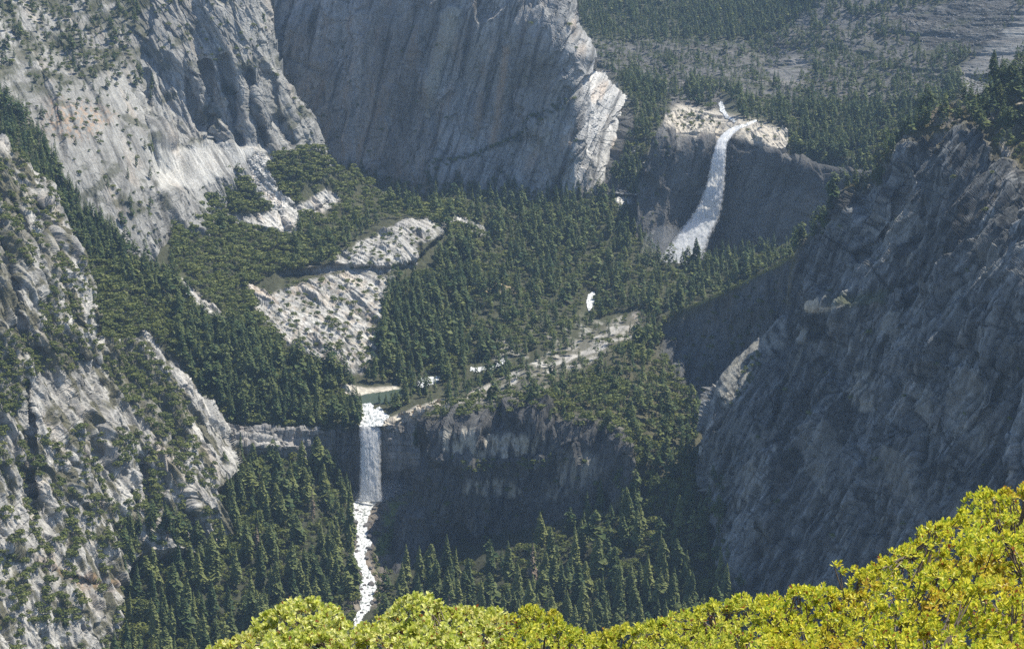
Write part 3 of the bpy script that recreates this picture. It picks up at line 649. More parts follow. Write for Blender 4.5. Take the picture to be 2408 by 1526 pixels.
white = np.maximum(psoft(rx, ry, [(245, 1130), (270, 1105), (310, 1120), (325, 1150), (300, 1200), (275, 1230), (245, 1190)], 10), psoft(rx, ry, [(440, 965), (462, 975), (475, 1000), (460, 1030), (445, 1000)], 6))
c = c * (1 + 0.25 * white)[..., None]
LANDS['crag'] = crag
crag.build('cliff', M_ROCK, c, 'sunlit craggy granite slope with brushy ledges filling the left side', 'cliff', back=(-0.3, 0.1, -0.7), thick=160)

# ---- great shaded cliff on the right
big = Land((1590, 2570, 90, 1660), 1.7, [
    (1650, 900, 2472), (1640, 1060, 2432), (1665, 1180, 2390), (1700, 1330, 2300), (1740, 1420, 2240), (1850, 720, 2545), (1860, 600, 2548), (1900, 560, 2530), (1960, 470, 2480), (2040, 400, 2450), (2150, 290, 2440), (2300, 200, 2440), (2450, 120, 2440), (2560, 70, 2440),
    (1700, 900, 2440), (1770, 820, 2480), (1720, 960, 2408), (1950, 600, 2445), (2000, 500, 2430), (2100, 400, 2395), (2200, 330, 2365), (2330, 340, 2310), (2450, 390, 2250), (2300, 270, 2385), (2420, 260, 2350),
    (2200, 450, 2310), (2400, 470, 2200), (2560, 470, 2120), (1930, 720, 2400), (2000, 740, 2330), (2000, 900, 2300), (2200, 700, 2230), (2400, 700, 2100), (2200, 900, 2165), (2400, 900, 2060), (2560, 900, 1990), (1800, 1000, 2370), (1850, 1200, 2280), (2000, 1300, 2180), (2200, 1200, 2080), (2400, 1200, 1985), (2560, 1300, 1900), (2000, 1500, 2110), (1800, 1450, 2210), (2300, 1500, 1960), (2560, 1650, 1800), (1750, 1650, 2120), (1600, 1500, 2260), (1600, 1200, 2420)],
    [(2570, 70), (2470, 120), (2408, 152), (2330, 190), (2260, 222), (2205, 250), (2150, 285), (2110, 320), (2080, 345), (2040, 402), (2000, 440), (1960, 478), (1935, 515), (1900, 560), (1870, 590), (1856, 640), (1850, 690), (1846, 732), (1815, 760), (1780, 786), (1740, 820), (1700, 855), (1668, 898), (1652, 960), (1642, 1050), (1640, 1100), (1655, 1170), (1672, 1240), (1690, 1320), (1715, 1380), (1745, 1430), (1760, 1660), (2570, 1660)],
    ragged=4, crest=[([(1668, 898), (1642, 1050), (1655, 1170), (1690, 1320), (1745, 1430)], 16), ([(1846, 732), (1856, 640), (1870, 590)], 16)])
rx, ry = big.RX, big.RY
bank(big, [(1910, 722), (1950, 716), (2000, 705), (2060, 690), (2120, 670)], -14, 4)
bank(big, [(1930, 890), (1990, 900), (2040, 895)], -9, 4)
bank(big, [(2120, 850), (2200, 845), (2300, 870)], -9, 4)
for ln, wd, dp in [([(2340, 850), (2360, 880), (2330, 960), (2280, 1010)], 7, 16), ([(1980, 800), (1960, 900)], 8, 10), ([(2250, 1120), (2310, 1190)], 7, 14), ([(2110, 420), (2080, 520), (2020, 600)], 9, 14), ([(2060, 1060), (2040, 1150), (2010, 1230)], 9, 16), ([(2400, 760), (2360, 850)], 8, 12), ([(2200, 1000), (2170, 1080)], 7, 12)]:
    groove(big, ln, wd, dp)
BRIM = [(1965, 480), (2000, 452), (2049, 405), (2082, 371), (2116, 338), (2173, 314), (2217, 320), (2262, 306), (2301, 297), (2317, 322), (2334, 366), (2375, 372), (2410, 388), (2600, 400)]
big.shift(-20 * psoft(rx + 7 * fbm(rx / 18, ry / 18, 0.2, 3, 1033), ry + 7 * fbm(rx / 18, ry / 18, 5.2, 3, 1034), BRIM + [(2600, 1700), (1500, 1700), (1500, 800), (1830, 700), (1880, 610)], 3.5))
facez = psoft(rx, ry, [(1600, 900), (1850, 720), (1880, 600)] + BRIM + [(2600, 1660), (1600, 1660)], 8)
h, tn, ck, u, v = rock(big.P, -0.42, [(70, 170, 16, 22), (30, 80, 9, 12), (13, 36, 4.5, 5.5), (6, 17, 2.2, 2.6)], warp=2.2, seed=1000, rough=2.6, rscale=17, ky=-0.6)
big.displace(h * (0.5 + 0.5 * facez) * (0.5 + 0.5 * sstep(0, 45, pdist(rx, ry, [(1870, 590), (1846, 732), (1740, 820), (1668, 898), (1642, 1050), (1655, 1170), (1690, 1320), (1745, 1430)]))) + (1 - facez) * 5 * fbm(big.P[..., 0] / 20, big.P[..., 1] / 20, big.P[..., 2] / 20, 4, 1039))
c = granite(np.clip(tn, -1.4, 1.4) * 3.6, ck, u, v, 0, (0.145, 0.15, 0.148), 1000, streak=0.7, dark=0.55, warm=0.2, lichen_shade=0.8)
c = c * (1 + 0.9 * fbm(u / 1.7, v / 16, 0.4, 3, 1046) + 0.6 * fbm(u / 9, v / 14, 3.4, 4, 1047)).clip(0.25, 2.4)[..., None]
pal = sstep(0.25, 0.5, fbm(u / 5, v / 90, 1.9, 4, 1041)) * sstep(-0.1, 0.3, fbm(u / 70, v / 110, 8.8, 3, 1042))
c = lerp3(c, (0.34, 0.325, 0.28), pal * 0.75)
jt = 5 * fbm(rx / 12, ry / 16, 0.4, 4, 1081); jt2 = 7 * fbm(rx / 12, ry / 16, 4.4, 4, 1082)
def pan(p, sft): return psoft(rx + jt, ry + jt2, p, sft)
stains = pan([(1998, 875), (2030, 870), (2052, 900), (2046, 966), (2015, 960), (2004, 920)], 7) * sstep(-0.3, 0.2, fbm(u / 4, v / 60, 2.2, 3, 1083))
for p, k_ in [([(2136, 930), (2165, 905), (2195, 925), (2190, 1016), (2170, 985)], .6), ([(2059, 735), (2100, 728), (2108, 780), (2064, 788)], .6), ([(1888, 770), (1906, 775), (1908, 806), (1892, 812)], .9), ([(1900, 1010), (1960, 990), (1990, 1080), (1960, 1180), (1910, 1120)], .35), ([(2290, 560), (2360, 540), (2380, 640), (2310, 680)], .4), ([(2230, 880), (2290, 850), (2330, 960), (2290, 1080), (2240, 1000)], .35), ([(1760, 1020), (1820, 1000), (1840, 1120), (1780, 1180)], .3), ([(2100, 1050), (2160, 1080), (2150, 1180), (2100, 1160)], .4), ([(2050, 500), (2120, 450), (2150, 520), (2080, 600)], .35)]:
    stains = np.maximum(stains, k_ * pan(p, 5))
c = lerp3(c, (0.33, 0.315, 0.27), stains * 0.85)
darks = np.zeros(rx.shape)  # cave and overhang shade painted dark, with dark panels and crack lines
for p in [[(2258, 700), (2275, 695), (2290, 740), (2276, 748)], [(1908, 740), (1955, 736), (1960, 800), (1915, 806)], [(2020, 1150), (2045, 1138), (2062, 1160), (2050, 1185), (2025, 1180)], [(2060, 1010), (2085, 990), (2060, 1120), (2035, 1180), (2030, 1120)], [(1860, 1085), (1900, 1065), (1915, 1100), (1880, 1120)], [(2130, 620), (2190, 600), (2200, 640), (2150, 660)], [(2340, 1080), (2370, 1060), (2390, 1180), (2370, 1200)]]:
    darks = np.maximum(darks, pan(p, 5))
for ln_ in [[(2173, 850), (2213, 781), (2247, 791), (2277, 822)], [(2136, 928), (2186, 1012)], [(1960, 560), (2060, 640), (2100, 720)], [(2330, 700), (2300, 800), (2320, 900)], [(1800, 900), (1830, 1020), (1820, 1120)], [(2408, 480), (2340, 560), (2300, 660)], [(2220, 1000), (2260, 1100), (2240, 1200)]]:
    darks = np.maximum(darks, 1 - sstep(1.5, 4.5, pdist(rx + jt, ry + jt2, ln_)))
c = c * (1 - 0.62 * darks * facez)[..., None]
prow = psoft(rx, ry, [(1665, 905), (1700, 858), (1780, 790), (1846, 735), (1840, 790), (1770, 860), (1730, 930), (1690, 960)], 10)
c = lerp3(c, (0.33, 0.315, 0.27), prow * 0.75 * sstep(-0.35, 0.15, fbm(rx / 14, ry / 11, 7.7, 4, 1071)))
lg = psoft(rx, ry, [(1910, 722), (1930, 717), (1955, 722), (1985, 716), (1980, 724), (1950, 732), (1915, 733)], 3) * sstep(-0.4, 0.1, fbm(rx / 8, ry / 5, 1.1, 3, 1077))
c = lerp3(c, (0.5, 0.42, 0.30), lg * 0.85)
gl = psoft(rx, ry, [(1940, 712), (2010, 690), (2080, 672), (2060, 700), (1990, 720)], 8)
c = lerp3(c, (0.07, 0.08, 0.035), gl * 0.7)
nz = fbm(big.P[..., 0] / 16, big.P[..., 1] / 22, big.P[..., 2] / 16, 4, 1060)
soil = np.array([0.10, 0.088, 0.042])[None, None] * (1 + 0.5 * nz)[..., None]
bare = granite(tn, ck, u, v, 0, (0.27, 0.25, 0.215), 1005, streak=0.3, dark=0.3, warm=0.3, lichen_shade=0.4)
tb = sstep(0.0, 0.3, nz + 0.05)[..., None]
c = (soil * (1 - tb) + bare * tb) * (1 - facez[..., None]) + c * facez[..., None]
LANDS['big'] = big
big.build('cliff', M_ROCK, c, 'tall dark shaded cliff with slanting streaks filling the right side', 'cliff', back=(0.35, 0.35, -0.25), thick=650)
# ================================================================== vegetation
def kite(base, tip, width, lift, roll):
    ax = tip - base; L = np.linalg.norm(ax) + 1e-9; axn = ax / L
    side = np.cross(axn, np.array([0, 0, 1.0])); side /= np.linalg.norm(side) + 1e-9
    up = np.cross(side, axn)
    sd = side * math.cos(roll) + up * math.sin(roll)
    mid = base + ax * 0.55 + up * lift
    return [base, mid + sd * width, tip, mid - sd * width]

def conifer(seed, R=0.16, n=200, low=0.10, droop=0.35, power=0.8, open_=0.0, irregular=0.15):
    """unit-height conifer crown: drooping sprays round the stem"""
    r = random.Random(seed); V = []; T = []
    lobes = [r.uniform(0, 6.28) for _ in range(3)]
    for i in range(n):
        h = low + (0.985 - low) * (i / n) ** 0.92
        if r.random() < open_: continue
        th = i * 2.39996 + r.uniform(-0.4, 0.4)
        env = R * ((1 - h) / (1 - low)) ** power * min(1, 0.55 + 2.2 * (h - low))
        env *= 1 + irregular * (math.sin(th + lobes[0] + h * 9) + 0.6 * math.sin(2 * th + lobes[1] - h * 17))
        L = max(0.012, env * r.uniform(0.72, 1.12))
        b = np.array([math.cos(th), math.sin(th), 0.0])
        base = b * L * 0.12 + np.array([0, 0, h + 0.02]); tip = b * L + np.array([0, 0, h - droop * L + 0.01])
        q = kite(base, tip, L * r.uniform(0.24, 0.36) + 0.006, L * 0.10, r.uniform(-0.5, 0.5))
        V += q; t = r.uniform(0.15, 0.75); T += [t * 0.75, t, t + 0.12, t]
    for k in range(6):
        th = k * 1.05; b = np.array([math.cos(th), math.sin(th), 0])
        V += kite(np.array([0, 0, 1.02]), b * 0.014 + np.array([0, 0, 0.93]), 0.008, 0, 0); T += [0.6] * 4
    V = np.array(V); Fq = np.arange(len(V)).reshape(-1, 4)
    return V, Fq, np.array(T)

def stem(seed, top=0.9, r0=0.014, n=6):
    V = []; Fq = []; r = random.Random(seed)
    hs = [0, 0.06, 0.4, top]
    for k, h in enumerate(hs):
        rad = r0 * (1.35 if k == 0 else 1 - 0.85 * h)
        ox, oy = r.uniform(-1, 1) * 0.004 * k, r.uniform(-1, 1) * 0.004 * k
        for i in range(n):
            V.append((ox + rad * math.cos(6.2832 * i / n), oy + rad * math.sin(6.2832 * i / n), h - (0.04 if k == 0 else 0)))
    for k in range(len(hs) - 1):
        for i in range(n):
            Fq.append((k * n + i, k * n + (i + 1) % n, (k + 1) * n + (i + 1) % n, (k + 1) * n + i))
    return np.array(V), np.array(Fq)

def broad(seed, n=240, lobes=7, flat=0.8, size=0.15):
    """unit-height broadleaf crown: leaf clumps over several lobes"""
    r = np.random.default_rng(seed); V = []; T = []
    cs = []
    for k in range(lobes):
        th = r.uniform(0, 6.28); q = r.uniform(0.05, 0.34)
        cs.append((np.array([q * math.cos(th), q * math.sin(th), 0.42 + r.uniform(-0.12, 0.30)]), r.uniform(0.17, 0.28)))
    cs[0] = (np.array([0, 0, 0.70]), 0.27); cs[1] = (np.array([0.05, 0, 0.42]), 0.34)
    tone = r.uniform(0.0, 0.3, lobes)
    for i in range(n):
        k = r.integers(lobes); c, rad = cs[k]
        d = r.normal(size=3); d[2] = abs(d[2]) * 0.9 - 0.25; d /= np.linalg.norm(d)
        p = c + d * rad * np.array([1, 1, flat]) * r.uniform(0.82, 1.08)
        nrm = d + r.normal(size=3) * 0.28; nrm /= np.linalg.norm(nrm)
        a = np.cross(nrm, r.normal(size=3)); a /= np.linalg.norm(a); b = np.cross(nrm, a)
        s = size * r.uniform(0.55, 1.0)
        V += [p - a * s * 0.6, p - b * s * 0.45, p + a * s * 0.6, p + b * s * 0.45]
        t = np.clip(0.25 + tone[k] + r.uniform(-0.18, 0.28), 0, 1); T += [t] * 4
    V = np.array(V); V[:, 2] = np.maximum(V[:, 2], 0.03)
    return V, np.arange(len(V)).reshape(-1, 4), np.array(T)

def merged(protos, pos, sc, wid, kind, seed):
    """one mesh holding many small plants; returns V, faces, tint"""
    r = np.random.default_rng(seed); VV = []; FF = []; TT = []; off = 0
    for k, (v, f, t) in enumerate(protos):
        sel = np.nonzero(kind == k)[0]
        if not len(sel): continue
        th = r.uniform(0, 6.283, len(sel)); ct, st = np.cos(th)[:, None], np.sin(th)[:, None]
        S = sc[sel][:, None]; Wd = (sc[sel] * wid[sel])[:, None]
        x = (v[None, :, 0] * ct - v[None, :, 1] * st) * Wd + pos[sel, 0:1]
        y = (v[None, :, 0] * st + v[None, :, 1] * ct) * Wd + pos[sel, 1:2]
        z = v[None, :, 2] * S + pos[sel, 2:3]
        VV.append(np.stack([x, y, z], 2).reshape(-1, 3))
        o = (np.arange(len(sel)) * len(v))[:, None, None] + off
        FF.append((f[None] + o).reshape(-1, f.shape[1]))
        TT.append(np.clip(t[None] + r.normal(0, 0.13, (len(sel), 1)), 0, 1).ravel()); off += len(v) * len(sel)
    return np.concatenate(VV), FF, np.concatenate(TT)

# ---- depth of the landforms as seen from the overlook, so that nothing is planted where a nearer mountain stands in front
zs = 4
ZB = np.full((int(H0 / zs) + 80, int(W0 / zs) + 80), 1e9)      # margin of 40 cells all round
for L in LANDS.values():
    k = max(1, int(round(zs / L.step)))
    X = ((L.RX[::k, ::k]) / zs + 40).astype(int); Y = ((L.RY[::k, ::k]) / zs + 40).astype(int)
    ok = L.mask[::k, ::k] & (X >= 0) & (Y >= 0) & (X < ZB.shape[1]) & (Y < ZB.shape[0])
    np.minimum.at(ZB, (Y[ok], X[ok]), L.D[::k, ::k][ok])
def zbuf(rx, ry):
    X = np.clip((rx / zs + 40).astype(int), 0, ZB.shape[1] - 1); Y = np.clip((ry / zs + 40).astype(int), 0, ZB.shape[0] - 1)
    return ZB[Y, X]

def dart(poly, spacing, holes=(), seed=0, squash=0.6, dens=None):
    """scattered points inside a polygon with a least spacing (picture measure, foreshortened in height)"""
    r = random.Random(seed); p = np.array(poly, float)
    x0, y0 = p.min(0); x1, y1 = p.max(0)
    n = int((x1 - x0) * (y1 - y0) / (spacing * spacing * squash) * 3.0)
    xs = np.array([r.uniform(x0, x1) for _ in range(n)]); ys = np.array([r.uniform(y0, y1) for _ in range(n)])
    ok = inpoly(xs, ys, poly)
    for hpoly in holes: ok &= ~inpoly(xs, ys, hpoly)
    if dens is not None:
        ok &= np.array([r.random() for _ in range(n)]) < dens(xs, ys)
    xs, ys = xs[ok], ys[ok]
    cell = {}; out = []
    for x, y in zip(xs, ys):
        q = (int(x // spacing), int(y / squash // spacing)); bad = False
        for a in (-1, 0, 1):
            for b in (-1, 0, 1):
                for (u, w) in cell.get((q[0] + a, q[1] + b), ()):
                    if (u - x) ** 2 + ((w - y) / squash) ** 2 < spacing * spacing: bad = True; break
                if bad: break
            if bad: break
        if not bad:
            cell.setdefault(q, []).append((x, y)); out.append((x, y))
    return np.array(out).reshape(-1, 2)

SLAB, KNOB, STEP, TALUS = ROCKY['slab'], ROCKY['knob'], ROCKY['step'], ROCKY['talus']
WATERHOLES = [[(a - w * .6, b - 9), (a + w * .6, b - 9), (a2 + w2 * .6, b2 + 9), (a2 - w2 * .6, b2 + 9)] for (a, b, w), (a2, b2, w2) in zip(RIVER[:-1], RIVER[1:])]
POOL = [(815, 905), (870, 913), (948, 905), (950, 935), (915, 950), (925, 985), (905, 1004), (840, 1004), (838, 935)]
MIDW = [POOL, [(975, 880), (1040, 880), (1040, 912), (975, 915)], [(1105, 855), (1195, 838), (1192, 862), (1155, 880), (1100, 880)], [(1374, 680), (1405, 680), (1400, 740), (1370, 740)]]
MIDR = [SLAB, KNOB, STEP, TALUS, ROCKY['rib'], ROCKY['rib3'], ROCKY['scree'], ROCKY['shore']] + MIDW
def patch(sx, sy, lo, hi, s):
    return lambda x, y: sstep(lo, hi, fbm(x / sx, y / sy, 0.37 * s, 3, 1500 + s))
# name, land, polygon, spacing, {kind: share}, conifer heights, broadleaf heights, holes, density
Z = []
def zone(phrase, land, poly, sp, mix, hc=(30, 45), hb=(8, 13), holes=(), dens=None, squash=0.6):
    Z.append(dict(phrase=phrase, land=land, poly=poly, sp=sp, mix=mix, hc=hc, hb=hb, holes=holes, dens=dens, squash=squash))
zone('in the far hazy forest at the top', 'far', [(1330, -100), (1905, -100), (1935, -10), (1860, 60), (1750, 96), (1600, 96), (1385, 92), (1360, 40)], 8.5, {'c': 1}, (20, 34))
zone('on the far hazy ledges above the upper waterfall', 'far', [(1392, 92), (1880, 70), (2000, 150), (2240, 180), (2250, 200), (2000, 230), (1700, 210), (1560, 200), (1430, 170)], 9, {'c': .75, 'b': .25}, (16, 30), (5, 9), [[(1800, 185), (1835, 150), (1880, 138), (1905, 160), (1890, 185), (1850, 210)]], patch(70, 26, -0.35, -0.05, 1))
zone('on the far hazy talus slope at the top right', 'far', [(1905, -80), (2360, -80), (2408, 20), (2340, 95), (2250, 170), (2100, 170), (1960, 140), (1900, 80)], 10, {'c': .7, 'b': .3}, (16, 30), (4, 8), [[(2110, 40), (2200, 10), (2390, -30), (2390, 40), (2330, 100), (2240, 125), (2180, 115)]], patch(55, 45, -0.25, 0.0, 2))
zone('in the forest behind the rim of the upper waterfall', 'far', [(1460, 190), (1700, 215), (1900, 238), (2150, 238), (2250, 190), (2262, 235), (2150, 300), (2080, 350), (2060, 400), (1990, 395), (1905, 386), (1845, 352), (1860, 310), (1850, 296), (1785, 284), (1760, 288), (1715, 268), (1640, 250), (1560, 240), (1470, 235)], 11, {'c': 1}, (26, 42), holes=[[(1672, 236), (1718, 236), (1740, 290), (1700, 282)]])
zone('on the slope between the big dome and the upper waterfall', 'far', [(1400, 140), (1450, 180), (1560, 200), (1578, 258), (1540, 320), (1512, 400), (1500, 470), (1470, 470), (1440, 430), (1480, 335), (1498, 300), (1480, 240), (1440, 185)], 11, {'c': .85, 'b': .15}, (20, 36), dens=lambda x, y: np.where(inpoly(x, y, [(1455, 370), (1520, 330), (1515, 480), (1440, 490)]), 0.25, 1.0))
zone('on the rock rim beside the upper waterfall', 'up', [(1562, 275), (1600, 262), (1690, 285), (1700, 292), (1690, 300), (1570, 300)], 11, {'b': .8, 'c': .2}, (8, 14), (4, 8))
zone('on the bare rim right of the upper waterfall', 'up', [(1755, 296), (1850, 306), (1840, 335), (1770, 320)], 24, {'b': .7, 'c': .3}, (10, 16), (3, 6))
zone('on the shady wall of the upper waterfall', 'up', [(1500, 400), (1560, 320), (1600, 330), (1560, 420), (1540, 560), (1500, 640)], 26, {'b': .6, 'c': .4}, (12, 22), (4, 8))
zone('on the diagonal ledge of the big dome', 'dome', [(1000, 402), (1050, 380), (1140, 339), (1288, 272), (1350, 222), (1352, 236), (1290, 288), (1142, 354), (1055, 392), (1010, 412)], 11, {'b': .8, 'c': .2}, (12, 20), (5, 9))
zone('at the shaded foot of the big dome', 'dome', [(778, 395), (860, 405), (960, 440), (1060, 436), (1250, 448), (1420, 450), (1420, 475), (1250, 480), (1040, 480), (900, 470), (790, 430)], 12, {'b': .6, 'c': .4}, (18, 34), (7, 13), dens=patch(50, 20, -0.4, 0.1, 3))
zone('on the face of the big dome', 'dome', [(660, 100), (1000, 60), (1350, 20), (1360, 200), (1400, 430), (1000, 400), (800, 350)], 70, {'b': 1}, hb=(4, 9))
zone('on the wooded shoulder of the left dome', 'left', [(-110, -110), (300, -110), (330, 60), (300, 110), (370, 230), (300, 195), (180, 175), (60, 140), (-110, 210)], 14, {'c': .5, 'b': .5}, (16, 28), (5, 9), dens=patch(50, 40, -0.35, 0.2, 4))
zone('in the wooded gully left of the pale slab', 'left', [(-110, 170), (40, 262), (110, 335), (150, 420), (190, 480), (250, 540), (300, 590), (230, 640), (165, 560), (110, 470), (60, 400), (-110, 340)], 12, {'c': .85, 'b': .15}, (24, 40), (7, 12))
zone('on the scree beside the left dome', 'left', [(60, 140), (180, 170), (300, 200), (340, 250), (230, 330), (140, 330), (60, 260)], 18, {'b': .7, 'c': .3}, (14, 24), (4, 8), dens=patch(50, 40, -0.3, 0.3, 5))
zone('on the face of the left dome', 'left', [(330, 0), (620, 0), (650, 140), (740, 320), (770, 400), (700, 350), (640, 180), (480, 130), (380, 130)], 20, {'b': .85, 'c': .15}, (12, 20), (4, 8), dens=patch(60, 50, -0.2, 0.4, 6))
zone('on the rock tongue below the left dome', 'left', [(150, 330), (340, 280), (380, 420), (400, 540), (370, 600), (290, 570), (200, 490)], 20, {'b': .85, 'c': .15}, (14, 24), (4, 8), dens=patch(45, 60, -0.15, 0.3, 7))
BR = {'b': 1}
zone('in the brush below the pale slab', 'mid', [(384, 440), (430, 436), (470, 414), (560, 388), (600, 366), (650, 366), (700, 352), (750, 354), (782, 397), (830, 404), (870, 432), (900, 470), (1040, 470), (1180, 560), (1060, 560), (1000, 515), (860, 520), (780, 560), (800, 600), (700, 640), (660, 640), (600, 670), (620, 740), (680, 810), (640, 830), (540, 740), (450, 650), (400, 610), (405, 540)], 11.5, BR, hb=(9, 16), holes=MIDR, dens=lambda x, y: np.where(inpoly(x, y, [(640, 420), (860, 420), (870, 520), (700, 560)]), sstep(-0.25, 0.2, fbm(x / 30, y / 22, 1.7, 3, 1511)), 1.0))
zone('among the brush below the pale slab', 'mid', [(400, 450), (620, 380), (860, 440), (860, 520), (700, 640), (560, 660), (430, 600)], 62, {'c': 1}, (16, 26), holes=MIDR)
zone('beside the rock steps in the middle', 'mid', [(690, 545), (780, 560), (860, 500), (900, 520), (800, 620), (690, 625)], 14, {'c': .7, 'b': .3}, (22, 34), (8, 13), holes=MIDR)
zone('on the slope above the sunlit crags', 'mid', [(165, 560), (250, 590), (340, 620), (420, 650), (560, 760), (660, 820), (560, 830), (450, 800), (420, 860), (330, 760), (240, 700), (205, 650)], 13, BR, hb=(9, 16), holes=MIDR[4:6])
zone('on the slope above the sunlit crags', 'mid', [(215, 640), (300, 720), (340, 770), (330, 800), (262, 810), (232, 790), (220, 700)], 11.5, BR, hb=(7, 12))
zone('beside the rapids above the lower waterfall', 'mid', [(820, 938), (848, 940), (844, 1004), (800, 1004)], 12, {'c': .8, 'b': .2}, (20, 30), (6, 9))
zone('beside the rapids above the lower waterfall', 'mid', [(872, 938), (932, 944), (922, 972), (898, 962), (884, 952)], 14, {'c': .8, 'b': .2}, (14, 24), (6, 9))
zone('in the line of firs on the left slope', 'mid', [(170, 500), (240, 545), (310, 600), (400, 625), (430, 700), (480, 760), (600, 790), (640, 860), (500, 830), (420, 760), (330, 690), (230, 620), (180, 570)], 19, {'c': 1}, (26, 40), holes=MIDR[4:6])
zone('in the forest left of the green pool', 'mid', [(400, 800), (480, 770), (620, 810), (720, 840), (810, 880), (832, 900), (836, 1000), (760, 1004), (600, 1000), (520, 995), (450, 900)], 14, {'c': .72, 'b': .28}, (28, 44), (9, 14), holes=MIDR)
zone('on the pale slab in the middle', 'mid', [(600, 660), (930, 650), (885, 830), (850, 880), (700, 830)], 14, {'b': 1}, hb=(4, 10), dens=patch(34, 20, 0.0, 0.18, 8))
zone('on the rock knob in the middle', 'mid', [(780, 600), (900, 540), (1040, 530), (980, 630), (800, 640)], 14, {'b': 1}, hb=(4, 9), dens=patch(26, 16, -0.2, 0.2, 15))
zone('in the forest below the big dome', 'mid', [(900, 480), (1040, 475), (1250, 475), (1420, 475), (1480, 500), (1530, 580), (1560, 615), (1650, 622), (1750, 602), (1900, 580), (1850, 610), (1700, 690), (1600, 725), (1540, 742), (1500, 728), (1400, 745), (1370, 690), (1250, 700), (1120, 690), (1060, 640), (1000, 640), (1070, 560), (1000, 520)], 14, {'c': .78, 'b': .22}, (26, 44), (8, 13), holes=MIDW + [KNOB, ROCKY['scree'], [(1545, 585), (1640, 585), (1640, 618), (1560, 640)]])
zone('in the oaks of the valley clearing', 'mid', [(1090, 640), (1200, 690), (1400, 700), (1420, 745), (1300, 815), (1180, 850), (1130, 800), (1080, 720)], 13, {'b': .62, 'c': .38}, (22, 36), (8, 13), holes=MIDW + [ROCKY['meadow']])
zone('in the forest right of the pale slab', 'mid', [(935, 655), (1000, 640), (1090, 650), (1100, 760), (1140, 820), (1180, 850), (1130, 865), (1040, 905), (960, 905), (900, 870), (890, 800), (905, 710)], 15, {'c': .85, 'b': .15}, (28, 46), (8, 13), holes=MIDW)
zone('on the bank above the lower waterfall', 'mid', [(880, 870), (1060, 900), (1180, 870), (1250, 855), (1100, 920), (1000, 966), (930, 975), (925, 950), (945, 940), (955, 905), (860, 900)], 14, {'c': .75, 'b': .25}, (20, 34), (8, 13), holes=MIDW + [[(885, 1010), (960, 990), (1050, 955), (1050, 920), (960, 948), (920, 965), (885, 985)]])
zone('on the lit ridge right of the valley', 'bluff', [(1540, 748), (1600, 730), (1680, 694), (1760, 654), (1850, 606), (1900, 578), (1905, 590), (1850, 622), (1760, 668), (1680, 708), (1600, 745), (1560, 765)], 13, {'c': .7, 'b': .3}, (14, 26), (5, 9))
zone('on the brushy ridge above the bluff', 'bluff', [(1000, 970), (1100, 920), (1180, 890), (1300, 820), (1400, 775), (1490, 735), (1540, 750), (1540, 800), (1450, 860), (1450, 960), (1350, 965), (1280, 945), (1120, 945), (1040, 965)], 13, {'c': .45, 'b': .55}, (14, 28), (5, 10), holes=[[(1290, 850), (1400, 815), (1440, 808), (1400, 835), (1300, 872)]], dens=patch(50, 30, -0.35, 0.15, 9))
zone('on the rim of the dark bluff', 'bluff', [(1240, 940), (1400, 880), (1480, 900), (1500, 1000), (1480, 1060), (1420, 1010), (1330, 965)], 13, {'b': .85, 'c': .15}, (20, 30), (9, 15), squash=0.7)
zone('on the rim of the dark bluff', 'bluff', [(985, 990), (1010, 975), (1060, 940), (1120, 932), (1250, 935), (1300, 955), (1250, 962), (1120, 962), (1060, 972), (1010, 1000)], 10.5, {'b': .8, 'c': .2}, (14, 24), (4, 9), squash=0.9)
zone('on the rim of the dark bluff', 'bluff', [(1010, 985), (1060, 948), (1120, 940), (1250, 940), (1340, 968), (1420, 1000), (1400, 1015), (1300, 985), (1200, 972), (1080, 980)], 15, {'b': .8, 'c': .2}, (14, 24), (7, 13), squash=0.9)
zone('in the gully between the bluff and the dark cliff', 'bluff', [(1460, 820), (1540, 780), (1570, 860), (1640, 950), (1660, 1100), (1640, 1200), (1560, 1220), (1500, 1130), (1480, 1000)], 15, {'c': .5, 'b': .5}, (26, 44), (10, 17), squash=0.75)
zone('in the shaded hollow behind the dark cliff', 'bluff', [(1570, 800), (1650, 740), (1850, 640), (1850, 720), (1700, 860), (1640, 940)], 30, {'b': .8, 'c': .2}, (14, 24), (5, 9))
zone('in the cleft beside the lower waterfall', 'low', [(965, 985), (1010, 970), (1020, 1050), (985, 1110), (970, 1060)], 17, {'c': .6, 'b': .4}, (20, 32), (8, 12), squash=1.0)
zone('on the ledge of the dark bluff', 'bluff', [(1070, 1078), (1180, 1084), (1300, 1078), (1320, 1092), (1180, 1110), (1080, 1100)], 13, {'b': .8, 'c': .2}, (10, 16), (4, 8))
zone('on the face of the dark bluff', 'bluff', [(1000, 1080), (1400, 1080), (1440, 1140), (1200, 1270), (1000, 1280), (960, 1200)], 45, {'b': 1}, hb=(4, 9))
LH = WATERHOLES + [[(826, 1165), (975, 1140), (960, 1190), (915, 1300), (905, 1345), (872, 1320), (826, 1300)]]
zone('in the dense forest left of the cascade', 'lowv', [(560, 1110), (640, 1085), (700, 1085), (810, 1090), (822, 1180), (832, 1300), (838, 1420), (826, 1500), (800, 1640), (420, 1640), (240, 1640), (262, 1500), (290, 1390), (310, 1260), (420, 1250), (500, 1330), (540, 1250), (520, 1160)], 27, {'c': .86, 'b': .14}, (36, 56), (10, 17), holes=LH)
zone('at the foot of the sunlit crags', 'lowv', [(520, 1150), (580, 1090), (640, 1090), (660, 1140), (620, 1240), (560, 1330), (500, 1340), (540, 1250)], 17, {'b': .8, 'c': .2}, (30, 42), (10, 17), holes=LH)
zone('at the bottom left below the crags', 'lowv', [(262, 1440), (420, 1400), (480, 1480), (460, 1600), (250, 1600)], 19, {'b': .9, 'c': .1}, (34, 44), (11, 18))
